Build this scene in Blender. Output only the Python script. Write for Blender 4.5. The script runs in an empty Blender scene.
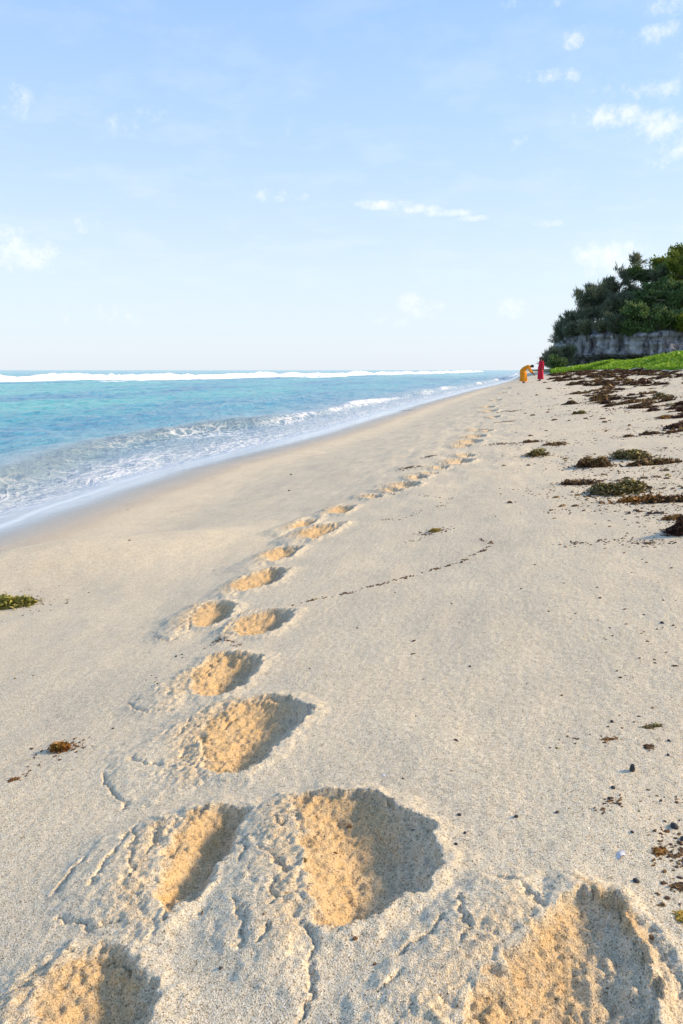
import bpy, bmesh, math, random
import numpy as np
from mathutils import Vector, Matrix

rng = np.random.default_rng(7)
random.seed(7)
R = math.radians
scene = bpy.context.scene
COL = scene.collection

# ------------------------------------------------------------------ camera
F_PX = 768.0
PITCH = math.atan(142 / F_PX)
YAW = R(12.87)
CAM_H = 0.80
cam_data = bpy.data.cameras.new("camera")
cam = bpy.data.objects.new("camera", cam_data)
COL.objects.link(cam)
cam.location = (0, 0, CAM_H)
cam.rotation_euler = (math.pi / 2 - PITCH, 0, YAW)
cam_data.sensor_fit = 'VERTICAL'
cam_data.sensor_height = 36.0
cam_data.lens = F_PX / 1024 * 36.0
cam_data.clip_start = 0.05
cam_data.clip_end = 30000
scene.camera = cam

_cp, _sp, _cy, _sy = math.cos(PITCH), math.sin(PITCH), math.cos(YAW), math.sin(YAW)
FW = np.array([-_sy * _cp, _cy * _cp, -_sp])
RT = np.array([_cy, _sy, 0.0])
UP = np.cross(RT, FW)

def ray(px, py):
    v = FW * F_PX + RT * (px - 341.5) - UP * (py - 512)
    return v / np.linalg.norm(v)

# ------------------------------------------------------------------ noise
def _hash(ix, iy, seed):
    h = (ix.astype(np.int64) * 374761393 + iy.astype(np.int64) * 668265263 + seed * 1442695041) & 0xffffffff
    h = ((h ^ (h >> 13)) * 1274126177) & 0xffffffff
    h = (h ^ (h >> 16)) & 0xffffffff
    h = (h * 2246822519) & 0xffffffff
    return (h ^ (h >> 15)) & 0xffffffff

def perlin(x, y, seed=0):
    x = np.asarray(x, float); y = np.asarray(y, float)
    ix = np.floor(x); iy = np.floor(y)
    fx = x - ix; fy = y - iy
    ix = ix.astype(np.int64); iy = iy.astype(np.int64)
    u = fx * fx * fx * (fx * (fx * 6 - 15) + 10)
    v = fy * fy * fy * (fy * (fy * 6 - 15) + 10)
    def g(dx, dy):
        a = _hash(ix + dx, iy + dy, seed) * (2 * math.pi / 4294967296.0)
        return np.cos(a) * (fx - dx) + np.sin(a) * (fy - dy)
    n0 = g(0, 0) * (1 - u) + g(1, 0) * u
    n1 = g(0, 1) * (1 - u) + g(1, 1) * u
    return (n0 * (1 - v) + n1 * v) * 1.4

def fbm(x, y, seed=0, octv=4, gain=0.5):
    s = 0; a = 1.0; f = 1.0
    for i in range(octv):
        s = s + a * perlin(x * f, y * f, seed + i * 17)
        a *= gain; f *= 2.03
    return s

def voronoi(x, y, seed=0):
    """F1 and F2 distances"""
    ix = np.floor(x).astype(np.int64); iy = np.floor(y).astype(np.int64)
    f1 = np.full(x.shape, 9.0); f2 = np.full(x.shape, 9.0)
    for dx in (-1, 0, 1):
        for dy in (-1, 0, 1):
            cx = ix + dx; cy = iy + dy
            px = cx + _hash(cx, cy, seed) / 4294967296.0
            py = cy + _hash(cx, cy, seed + 91) / 4294967296.0
            d = np.hypot(px - x, py - y)
            f2 = np.minimum(f2, np.maximum(f1, d))
            f1 = np.minimum(f1, d)
    return f1, f2

def sstep(a, b, x):
    t = np.clip((np.asarray(x) - a) / (b - a), 0, 1)
    return t * t * (3 - 2 * t)

# ------------------------------------------------------------------ ground profile
PX = np.array([-6000, -300, -40, -10, -5.0, -3.9, -3.45, -2.70, -2.2, -1.2, 0.0, 1.5, 3.0, 5.0, 7.2, 9.5, 3000.])
PZ = np.array([-30, -12, -4.0, -1.2, -.60, -.452, -.402, -.384, -.312, -.150, 0.0, .150, .30, .52, .80, .98, 1.05])
_xs = np.concatenate([np.linspace(-60, 60, 6001)])
_zs = np.interp(_xs, PX, PZ)
_k = np.exp(-0.5 * (np.arange(-20, 21) / 7.0) ** 2); _k /= _k.sum()
_zs = np.convolve(np.pad(_zs, 20, mode='edge'), _k, mode='valid')
_zs -= np.interp(0.0, _xs, _zs)

def shore(y):
    return np.interp(y, [5, 9, 15, 27, 50, 70, 110, 200, 500], [.02, -.12, .25, .40, 1.1, 2.2, 3.4, 4.5, 6.0])

def base_z(x, y):
    x = np.asarray(x, float); y = np.asarray(y, float)
    xr = x; x = x - shore(y) * (1 - sstep(-2.5, 2.5, x))
    z = np.where((x > -59) & (x < 59), np.interp(x, _xs, _zs), np.interp(x, PX, PZ))
    # low tongue of sand, added so that a strip catches more sun
    yc = 4.55 + (x + 1.35) * .55
    z = z + .175 * sstep(-1.2, -2.7, x) * sstep(-3.46, -2.75, x) * np.exp(-((y - yc) / .60) ** 2)
    x = xr
    # vegetated bank at the back of the beach, higher nearby, dying out towards the cliff
    bh = np.interp(y, [-50, 25, 45, 70, 95, 130], [.9, .85, .70, .48, .30, .2])
    x0 = 7.3 + .5 * perlin(y * .12, y * 0 + 3.3, 5)
    z = z + bh * sstep(0, 2.2, x - x0)
    z = z + .035 * perlin(x * .45, y * .3, 11) * sstep(-3.4, -1.5, x)
    # the shore bends a little seaward far away
    return z

def at(px, py, zoff=0.0):
    """first hit of a pixel's line of sight with the undisturbed beach"""
    d = ray(px, py)
    t0, t1 = 0.3, None
    t = 0.3
    while t < 3000:
        p = d * t
        if CAM_H + p[2] - float(base_z(p[0], p[1])) - zoff < 0:
            t1 = t; break
        t0 = t; t *= 1.10
    if t1 is None:
        t1 = t0 = 200
    for _ in range(22):
        m = .5 * (t0 + t1); p = d * m
        if CAM_H + p[2] - float(base_z(p[0], p[1])) - zoff < 0: t1 = m
        else: t0 = m
    p = d * t1
    return np.array([p[0], p[1], CAM_H + p[2]])

# ------------------------------------------------------------------ object helpers
def setp(o, label=None, cat=None, group=None, kind=None):
    if label: o['label'] = label
    if cat: o['category'] = cat
    if group: o['group'] = group
    if kind: o['kind'] = kind
    return o

def link(name, mesh, mat=None, parent=None, loc=None):
    o = bpy.data.objects.new(name, mesh)
    COL.objects.link(o)
    if mat and not mesh.materials: mesh.materials.append(mat)
    if parent: o.parent = parent
    if loc is not None: o.location = loc
    return o

def empty(name, loc):
    o = bpy.data.objects.new(name, None)
    COL.objects.link(o); o.location = loc
    o.empty_display_size = .2
    return o

def mesh_np(name, V, Fq, smooth=True, attrs=None):
    """V (n,3); Fq (m,4) or (m,3) ints"""
    me = bpy.data.meshes.new(name)
    V = np.ascontiguousarray(V, dtype=np.float32); Fq = np.ascontiguousarray(Fq, dtype=np.int32)
    n, k = Fq.shape
    me.vertices.add(len(V)); me.vertices.foreach_set('co', V.ravel())
    me.loops.add(n * k); me.loops.foreach_set('vertex_index', Fq.ravel())
    me.polygons.add(n)
    me.polygons.foreach_set('loop_start', np.arange(0, n * k, k, dtype=np.int32))
    me.polygons.foreach_set('use_smooth', np.full(n, smooth))
    for an, av in (attrs or {}).items():
        a = me.attributes.new(an, 'FLOAT', 'POINT')
        a.data.foreach_set('value', np.ascontiguousarray(av, dtype=np.float32))
    me.update(calc_edges=True)
    me.validate()
    return me

def grid_faces(nx, ny):
    i = np.arange(ny - 1)[:, None] * nx + np.arange(nx - 1)[None, :]
    i = i.ravel()
    return np.stack([i, i + 1, i + nx + 1, i + nx], 1)

# ------------------------------------------------------------------ materials
class NT:
    def __init__(s, mat):
        mat.use_nodes = True
        s.t = mat.node_tree; s.t.nodes.clear()
    def n(s, typ, **kw):
        nd = s.t.nodes.new(typ)
        for k, v in kw.items():
            if k.startswith('i_'):
                nd.inputs[k[2:].replace('_', ' ')].default_value = v
            else:
                setattr(nd, k, v)
        return nd
    def l(s, a, b): s.t.links.new(a, b)
    def ramp(s, fac, stops, interp='LINEAR'):
        r = s.n('ShaderNodeValToRGB'); r.color_ramp.interpolation = interp
        e = r.color_ramp.elements
        while len(e) < len(stops): e.new(.5)
        for el, (p, c) in zip(e, stops):
            el.position = p; el.color = (*c, 1) if len(c) == 3 else c
        s.l(fac, r.inputs[0]); return r.outputs[0]
    def math(s, op, a, b=None, c=None, clamp=False):
        m = s.n('ShaderNodeMath', operation=op); m.use_clamp = clamp
        for i, v in enumerate((a, b, c)):
            if v is None: continue
            if isinstance(v, (int, float)): m.inputs[i].default_value = v
            else: s.l(v, m.inputs[i])
        return m.outputs[0]
    def mix(s, fac, a, b, bt='MIX'):
        m = s.n('ShaderNodeMix', data_type='RGBA', blend_type=bt)
        for i, v in ((0, fac), (6, a), (7, b)):
            if isinstance(v, (int, float)): m.inputs[i].default_value = v
            elif isinstance(v, tuple): m.inputs[i].default_value = (*v, 1)
            else: s.l(v, m.inputs[i])
        return m.outputs[2]
    def attr(s, name):
        return s.n('ShaderNodeAttribute', attribute_name=name).outputs['Fac']
    def out(s, bsdf):
        o = s.n('ShaderNodeOutputMaterial'); s.l(bsdf, o.inputs[0])

def sand_material():
    m = bpy.data.materials.new('sand'); t = NT(m)
    co = t.n('ShaderNodeTexCoord').outputs['Object']
    dist = t.attr('damp'); wet = t.attr('wet'); veg = t.attr('veg')
    v1 = t.n('ShaderNodeTexVoronoi', i_Scale=640.0); t.l(co, v1.inputs['Vector'])
    v2 = t.n('ShaderNodeTexVoronoi', i_Scale=400.0); t.l(co, v2.inputs['Vector'])
    n1 = t.n('ShaderNodeTexNoise', i_Scale=2.3, i_Detail=6.0, i_Roughness=.6); t.l(co, n1.inputs['Vector'])
    n2 = t.n('ShaderNodeTexNoise', i_Scale=38.0, i_Detail=5.0, i_Roughness=.7); t.l(co, n2.inputs['Vector'])
    sep = t.n('ShaderNodeSeparateColor'); t.l(v1.outputs['Color'], sep.inputs[0])
    grain = t.ramp(sep.outputs[0], [(0, (.22, .175, .125)), (.07, (.42, .35, .26)), (.26, (.59, .522, .375)), (.62, (.69, .610, .455)), (.88, (.77, .705, .56)), (1, (.85, .81, .73))])
    sep2 = t.n('ShaderNodeSeparateColor'); t.l(v2.outputs['Color'], sep2.inputs[0])
    speck = t.ramp(sep2.outputs[1], [(0, (.38, .33, .3)), (.04, (.65, .6, .55)), (.10, (1, 1, 1)), (.9, (1, 1, 1)), (1, (1.2, 1.18, 1.15))])
    c = t.mix(1.0, grain, speck, 'MULTIPLY')
    big = t.ramp(n1.outputs[0], [(.3, (.95, .935, .90)), (.7, (1.08, 1.06, 1.0))])
    c = t.mix(1.0, c, big, 'MULTIPLY')
    mid = t.ramp(n2.outputs[0], [(.3, (.92, .91, .9)), (.7, (1.06, 1.06, 1.06))])
    c = t.mix(1.0, c, mid, 'MULTIPLY')
    # damp ochre sand in the footprints, with sunlit warmth painted on left walls
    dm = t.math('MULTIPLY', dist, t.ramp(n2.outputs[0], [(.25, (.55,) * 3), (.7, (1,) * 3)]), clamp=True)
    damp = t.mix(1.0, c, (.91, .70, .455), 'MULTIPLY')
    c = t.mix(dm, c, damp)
    wetc = t.mix(1.0, c, (.80, .75, .71), 'MULTIPLY')
    c = t.mix(wet, c, wetc)
    soil = t.ramp(n2.outputs[0], [(.3, (.03, .04, .012)), (.7, (.07, .1, .02))])
    c = t.mix(veg, c, soil)
    b = t.n('ShaderNodeBsdfPrincipled'); t.l(c, b.inputs['Base Color'])
    b.inputs['Specular IOR Level'].default_value = .25
    t.l(t.math('SUBTRACT', .93, t.math('MULTIPLY', wet, .52)), b.inputs['Roughness'])
    # grain relief
    nf = t.n('ShaderNodeTexNoise', i_Scale=330.0, i_Detail=3.0, i_Roughness=.65); t.l(co, nf.inputs['Vector'])
    nl = t.n('ShaderNodeTexNoise', i_Scale=120.0, i_Detail=4.0, i_Roughness=.7); t.l(co, nl.inputs['Vector'])
    hsum = t.math('ADD', nf.outputs[0], t.math('MULTIPLY', v2.outputs['Distance'], .5))
    hsum = t.math('ADD', hsum, t.math('MULTIPLY', t.math('MULTIPLY', nl.outputs[0], t.attr('loose')), 3.0))
    bp = t.n('ShaderNodeBump', i_Distance=.0022)
    t.l(t.math('SUBTRACT', .75, t.math('MULTIPLY', wet, .7)), bp.inputs['Strength'])
    t.l(hsum, bp.inputs['Height']); t.l(bp.outputs[0], b.inputs['Normal'])
    t.out(b.outputs[0]); return m

def water_material():
    m = bpy.data.materials.new('sea_water'); t = NT(m)
    geo = t.n('ShaderNodeNewGeometry').outputs['Position']
    deep = t.attr('deep'); foam = t.attr('foam'); film = t.attr('film'); silt = t.attr('silt')
    mp = t.n('ShaderNodeMapping', vector_type='POINT'); mp.inputs['Scale'].default_value = (.17, .05, 1); t.l(geo, mp.inputs[0])
    n = t.n('ShaderNodeTexNoise', i_Scale=1.0, i_Detail=6.0, i_Roughness=.6); t.l(mp.outputs[0], n.inputs['Vector'])
    lag = t.ramp(n.outputs[0], [(.30, (.03, .21, .40)), (.43, (.05, .33, .48)), (.55, (.09, .45, .50)), (.70, (.15, .53, .52))])
    shal = t.ramp(deep, [(0, (.56, .62, .68)), (.06, (.26, .40, .50)), (.16, (.14, .35, .50)), (.35, (.06, .28, .44)), (1, (0, 0, 0))])
    c = t.mix(t.ramp(deep, [(.04, (0,) * 3), (.42, (1,) * 3)]), shal, lag)
    c = t.mix(silt, c, (.17, .25, .30))
    # foam lace
    mp2 = t.n('ShaderNodeMapping'); mp2.inputs['Scale'].default_value = (1.0, .55, 1); t.l(geo, mp2.inputs[0])
    wn = t.n('ShaderNodeTexNoise', i_Scale=1.8, i_Detail=3.0); t.l(mp2.outputs[0], wn.inputs['Vector'])
    wv = t.n('ShaderNodeVectorMath', operation='MULTIPLY_ADD'); t.l(wn.outputs['Color'], wv.inputs[0]); wv.inputs[1].default_value = (.5, .5, .5); t.l(mp2.outputs[0], wv.inputs[2])
    vo = t.n('ShaderNodeTexVoronoi', feature='DISTANCE_TO_EDGE', i_Scale=5.5); t.l(wv.outputs[0], vo.inputs['Vector'])
    fn = t.n('ShaderNodeTexNoise', i_Scale=7.0, i_Detail=8.0, i_Roughness=.75); t.l(mp2.outputs[0], fn.inputs['Vector'])
    lace = t.math('SUBTRACT', 1.0, t.math('MULTIPLY', vo.outputs['Distance'], 3.2), clamp=True)
    mask = t.math('ADD', t.math('MULTIPLY', lace, .42), t.math('MULTIPLY', fn.outputs[0], .55))
    mask = t.math('ADD', mask, t.math('MULTIPLY', foam, 1.15))
    fm = t.n('ShaderNodeMapRange', interpolation_type='SMOOTHSTEP'); fm.inputs[1].default_value = .86; fm.inputs[2].default_value = 1.50
    t.l(mask, fm.inputs[0]); fm = fm.outputs[0]
    fm = t.math('MULTIPLY', fm, t.ramp(foam, [(.02, (0,) * 3), (.15, (1,) * 3)]), clamp=True)
    c = t.mix(fm, c, (.86, .88, .89))
    b = t.n('ShaderNodeBsdfPrincipled'); t.l(c, b.inputs['Base Color'])
    b.inputs['IOR'].default_value = 1.33
    rg = t.math('ADD', .12, t.math('MULTIPLY', fm, .6)); t.l(rg, b.inputs['Roughness'])
    # ripples
    mp3 = t.n('ShaderNodeMapping'); mp3.inputs['Scale'].default_value = (1.5, .8, 1); mp3.inputs['Rotation'].default_value = (0, 0, .35); t.l(geo, mp3.inputs[0])
    r1 = t.n('ShaderNodeTexNoise', i_Scale=2.4, i_Detail=6.0, i_Roughness=.62); t.l(mp3.outputs[0], r1.inputs['Vector'])
    bp = t.n('ShaderNodeBump', i_Distance=.42)
    t.l(t.math('SUBTRACT', .75, t.math('MULTIPLY', film, .72)), bp.inputs['Strength'])
    t.l(t.math('ADD', r1.outputs[0], t.math('MULTIPLY', fm, .15)), bp.inputs['Height']); t.l(bp.outputs[0], b.inputs['Normal'])
    # the last centimetres of the swash are clear
    tr = t.n('ShaderNodeBsdfTransparent')
    ms = t.n('ShaderNodeMixShader')
    clear = t.math('MULTIPLY', t.attr('clear'), t.math('SUBTRACT', 1.0, fm), clamp=True)
    t.l(clear, ms.inputs[0]); t.l(b.outputs[0], ms.inputs[1]); t.l(tr.outputs[0], ms.inputs[2])
    t.out(ms.outputs[0]); return m

def simple_mat(name, stops, scale=8.0, rough=.8, attr=None, bump=0.0, spec=.3, obj_var=0.0, transl=0.0, stretch=(1, 1, 1), detail=6.0):
    m = bpy.data.materials.new(name); t = NT(m)
    co = t.n('ShaderNodeTexCoord').outputs['Object']
    mp = t.n('ShaderNodeMapping'); mp.inputs['Scale'].default_value = stretch; t.l(co, mp.inputs[0])
    n = t.n('ShaderNodeTexNoise', i_Scale=scale, i_Detail=detail, i_Roughness=.65); t.l(mp.outputs[0], n.inputs['Vector'])
    fac = n.outputs[0]
    if attr:
        fac = t.math('ADD', t.math('MULTIPLY', t.attr(attr), .75), t.math('MULTIPLY', fac, .3), clamp=True)
    if obj_var:
        oi = t.n('ShaderNodeObjectInfo').outputs['Random']
        fac = t.math('ADD', fac, t.math('MULTIPLY', t.math('SUBTRACT', oi, .5), obj_var), clamp=True)
    c = t.ramp(fac, stops)
    b = t.n('ShaderNodeBsdfPrincipled'); t.l(c, b.inputs['Base Color'])
    b.inputs['Roughness'].default_value = rough; b.inputs['Specular IOR Level'].default_value = spec
    if bump:
        bp = t.n('ShaderNodeBump', i_Distance=bump, i_Strength=.8); t.l(n.outputs[0], bp.inputs['Height']); t.l(bp.outputs[0], b.inputs['Normal'])
    sh = b.outputs[0]
    if transl:
        tl = t.n('ShaderNodeBsdfTranslucent'); t.l(c, tl.inputs[0])
        ms = t.n('ShaderNodeMixShader'); ms.inputs[0].default_value = transl
        t.l(sh, ms.inputs[1]); t.l(tl.outputs[0], ms.inputs[2]); sh = ms.outputs[0]
    t.out(sh); return m

def cliff_material():
    m = bpy.data.materials.new('coral_rock'); t = NT(m)
    co = t.n('ShaderNodeTexCoord').outputs['Object']
    mp = t.n('ShaderNodeMapping'); mp.inputs['Scale'].default_value = (1.0, 1.0, .32); t.l(co, mp.inputs[0])
    n = t.n('ShaderNodeTexNoise', i_Scale=1.1, i_Detail=9.0, i_Roughness=.72); t.l(mp.outputs[0], n.inputs['Vector'])
    c = t.ramp(n.outputs[0], [(.36, (.05, .045, .05)), (.45, (.18, .172, .17)), (.53, (.36, .348, .345)), (.66, (.60, .575, .55))])
    v = t.n('ShaderNodeTexVoronoi', i_Scale=1.6); t.l(mp.outputs[0], v.inputs['Vector'])
    b = t.n('ShaderNodeBsdfPrincipled'); t.l(c, b.inputs['Base Color']); b.inputs['Roughness'].default_value = .95
    b.inputs['Specular IOR Level'].default_value = .1
    bp = t.n('ShaderNodeBump', i_Distance=.5, i_Strength=.9)
    t.l(t.math('ADD', n.outputs[0], t.math('MULTIPLY', v.outputs['Distance'], .3)), bp.inputs['Height']); t.l(bp.outputs[0], b.inputs['Normal'])
    t.out(b.outputs[0]); return m

M_SAND = sand_material(); M_WATER = water_material(); M_CLIFF = cliff_material()
M_WEED = simple_mat('seaweed', [(0, (.028, .015, .010)), (.3, (.072, .034, .016)), (.55, (.15, .075, .026)), (.78, (.20, .125, .035)), (1, (.29, .22, .055))], 3.0, .6, attr='tint', obj_var=.25)
M_WEED_OLIVE = simple_mat('olive_seaweed', [(0, (.035, .022, .012)), (.35, (.10, .065, .02)), (.65, (.21, .17, .045)), (1, (.36, .32, .08))], 3.0, .55, attr='tint')
M_WEED_RED = simple_mat('red_brown_seaweed', [(0, (.02, .009, .007)), (.4, (.055, .02, .012)), (.75, (.11, .045, .02)), (1, (.17, .09, .03))], 3.0, .6, attr='tint')
M_WEED_ORANGE = simple_mat('rusty_seaweed', [(0, (.06, .02, .008)), (.45, (.22, .09, .02)), (.8, (.40, .2, .03)), (1, (.5, .34, .05))], 3.0, .55, attr='tint')
M_WEED_YELLOW = simple_mat('yellow_seaweed', [(0, (.16, .09, .015)), (.5, (.42, .26, .04)), (1, (.60, .44, .09))], 3.0, .55, attr='tint')
M_WEED_LIME = simple_mat('yellow_green_seaweed', [(0, (.05, .04, .012)), (.4, (.20, .18, .035)), (1, (.46, .44, .10))], 3.0, .55, attr='tint')
M_STONE = simple_mat('dark_stone', [(.3, (.025, .025, .028)), (.7, (.08, .078, .08))], 60, .7, bump=.002)
M_SHELL = simple_mat('white_shell', [(.3, (.55, .53, .52)), (.7, (.78, .77, .78))], 60, .45)
M_BARK = simple_mat('bark', [(.3, (.06, .045, .035)), (.7, (.17, .135, .105))], 6, .9, bump=.05, stretch=(1, 1, .2))
M_BARK_PALE = simple_mat('pale_bark', [(.3, (.22, .18, .13)), (.7, (.42, .36, .28))], 6, .9, bump=.05, stretch=(1, 1, .2))

# ------------------------------------------------------------------ footprints (traced, then laid on the beach at real size)
# each: pit outline, depth, mound outline, mound height
PRINTS = [
    ([(292,805),(320,797),(365,797),(398,812),(430,830),(441,868),(425,893),(400,906),(372,925),(348,938),(322,935),(309,915),(304,870),(297,830)], .090,
     [(238,818),(268,800),(305,795),(309,860),(318,930),(306,965),(296,1010),(250,995),(215,945),(203,905),(222,860)], .040),
    ([(192,815),(215,808),(248,811),(236,845),(216,875),(204,893),(182,905),(164,928),(155,900),(160,870),(172,840)], .078,
     [(55,895),(75,862),(110,836),(140,822),(195,808),(170,850),(158,900),(163,930),(140,948),(100,942),(70,918)], .034),
    ([(35,1010),(55,975),(88,955),(115,948),(137,970),(153,1005),(152,1060),(40,1060)], .075,
     [(-30,1015),(15,975),(70,948),(110,942),(80,970),(50,1010),(40,1070),(-30,1070)], .030),
    ([(575,884),(612,897),(655,935),(690,985),(710,1060),(680,1060),(662,995),(636,945),(600,908)], .022, None, 0),
    ([(546,922),(575,895),(612,903),(642,945),(656,1000),(650,1060),(455,1060),(478,1000),(512,957)], .046,
     [(335,1040),(365,985),(430,908),(478,880),(525,880),(551,916),(516,957),(480,1002),(455,1060),(340,1060)], .045),
    ([(209,772),(201,752),(198,735),(215,718),(240,704),(270,699),(293,702),(314,714),(294,733),(270,757),(247,775),(225,777)], .082,
     [(102,780),(112,752),(140,735),(180,715),(225,698),(255,697),(222,725),(208,750),(215,776),(190,792),(150,804),(118,803)], .030),
    ([(190,692),(193,676),(210,659),(229,654),(264,658),(258,672),(242,688),(222,699),(200,699)], .080,
     [(126,708),(150,690),(190,670),(215,654),(200,672),(193,697),(170,712),(140,716)], .028),
    ([(190,619),(206,604),(222,602),(236,606),(229,619),(210,627),(195,628)], .070,
     [(153,638),(165,620),(190,606),(212,600),(196,615),(194,628),(178,638),(162,641)], .038),
    ([(232,631),(240,619),(268,612),(296,612),(281,628),(264,636),(238,638)], .075,
     [(210,640),(226,622),(245,612),(262,610),(240,620),(236,640),(222,645)], .030),
    ([(227,590),(243,580),(271,570),(290,571),(275,585),(245,593)], .075,
     [(206,598),(226,585),(250,573),(264,570),(243,581),(236,596),(220,600)], .035),
    ([(262,557),(278,549),(304,547),(291,558),(272,564)], .06,
     [(222,573),(242,562),(262,552),(285,545),(276,552),(268,565),(248,573)], .035),
    ([(296,537),(314,528),(347,523),(334,533),(314,541)], .065,
     [(270,543),(290,533),(312,526),(330,522),(314,530),(306,541),(288,546)], .045),
    ([(288,530),(300,522),(320,519),(308,528)], .05,
     [(262,534),(280,525),(300,518),(312,517),(300,522),(292,532),(278,537)], .045),
    ([(326,514),(338,507),(357,506),(345,514)], .06,
     [(310,517),(325,509),(342,504),(332,512),(322,518)], .035),
]
for (cx, cy, w, hh, d) in [(372,497,24,4,.045),(405,486,34,7,.08),(418,478,22,5,.07),(392,491,24,4,.05),(459,462,32,6.5,.08),(466,456,20,4,.07),(470,442,28,5,.07),(476,437,24,4,.07),
                           (463,446,22,3.5,.05),(478,430,22,3,.07),(487,431,14,2,.06),(490,411,18,2.6,.08),(488,407,16,2,.08),(497,400,12,1.6,.09),(494,417,14,2,.07),(503,393,10,1.3,.1),
                           (440,468,20,3,.04),(430,474,22,2.6,.04),(508,388,8,1.1,.1)]:
    pit = [(cx + w * .5 * math.cos(a) + hh * .2 * math.sin(a), cy - hh * .5 * math.sin(a) - w * .04 * math.cos(a)) for a in np.linspace(0, 2 * math.pi, 10)[:-1]]
    md = [(cx - w * .42 + w * .5 * math.cos(a), cy + hh * .12 - hh * .6 * math.sin(a)) for a in np.linspace(0, 2 * math.pi, 10)[:-1]]
    PRINTS.append((pit, d, md, .03))

def sdf_poly(x, y, P):
    """positive inside"""
    d2 = np.full(x.shape, 1e9); inside = np.zeros(x.shape, bool)
    n = len(P)
    for i in range(n):
        ax, ay = P[i]; bx, by = P[(i + 1) % n]
        ex, ey = bx - ax, by - ay
        t = np.clip(((x - ax) * ex + (y - ay) * ey) / (ex * ex + ey * ey + 1e-12), 0, 1)
        d2 = np.minimum(d2, (x - ax - t * ex) ** 2 + (y - ay - t * ey) ** 2)
        c = ((ay <= y) != (by <= y)) & (x < ax + (y - ay) / (ey if abs(ey) > 1e-12 else 1e-12) * ex)
        inside ^= c
    d = np.sqrt(d2)
    return np.where(inside, d, -d)

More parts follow.
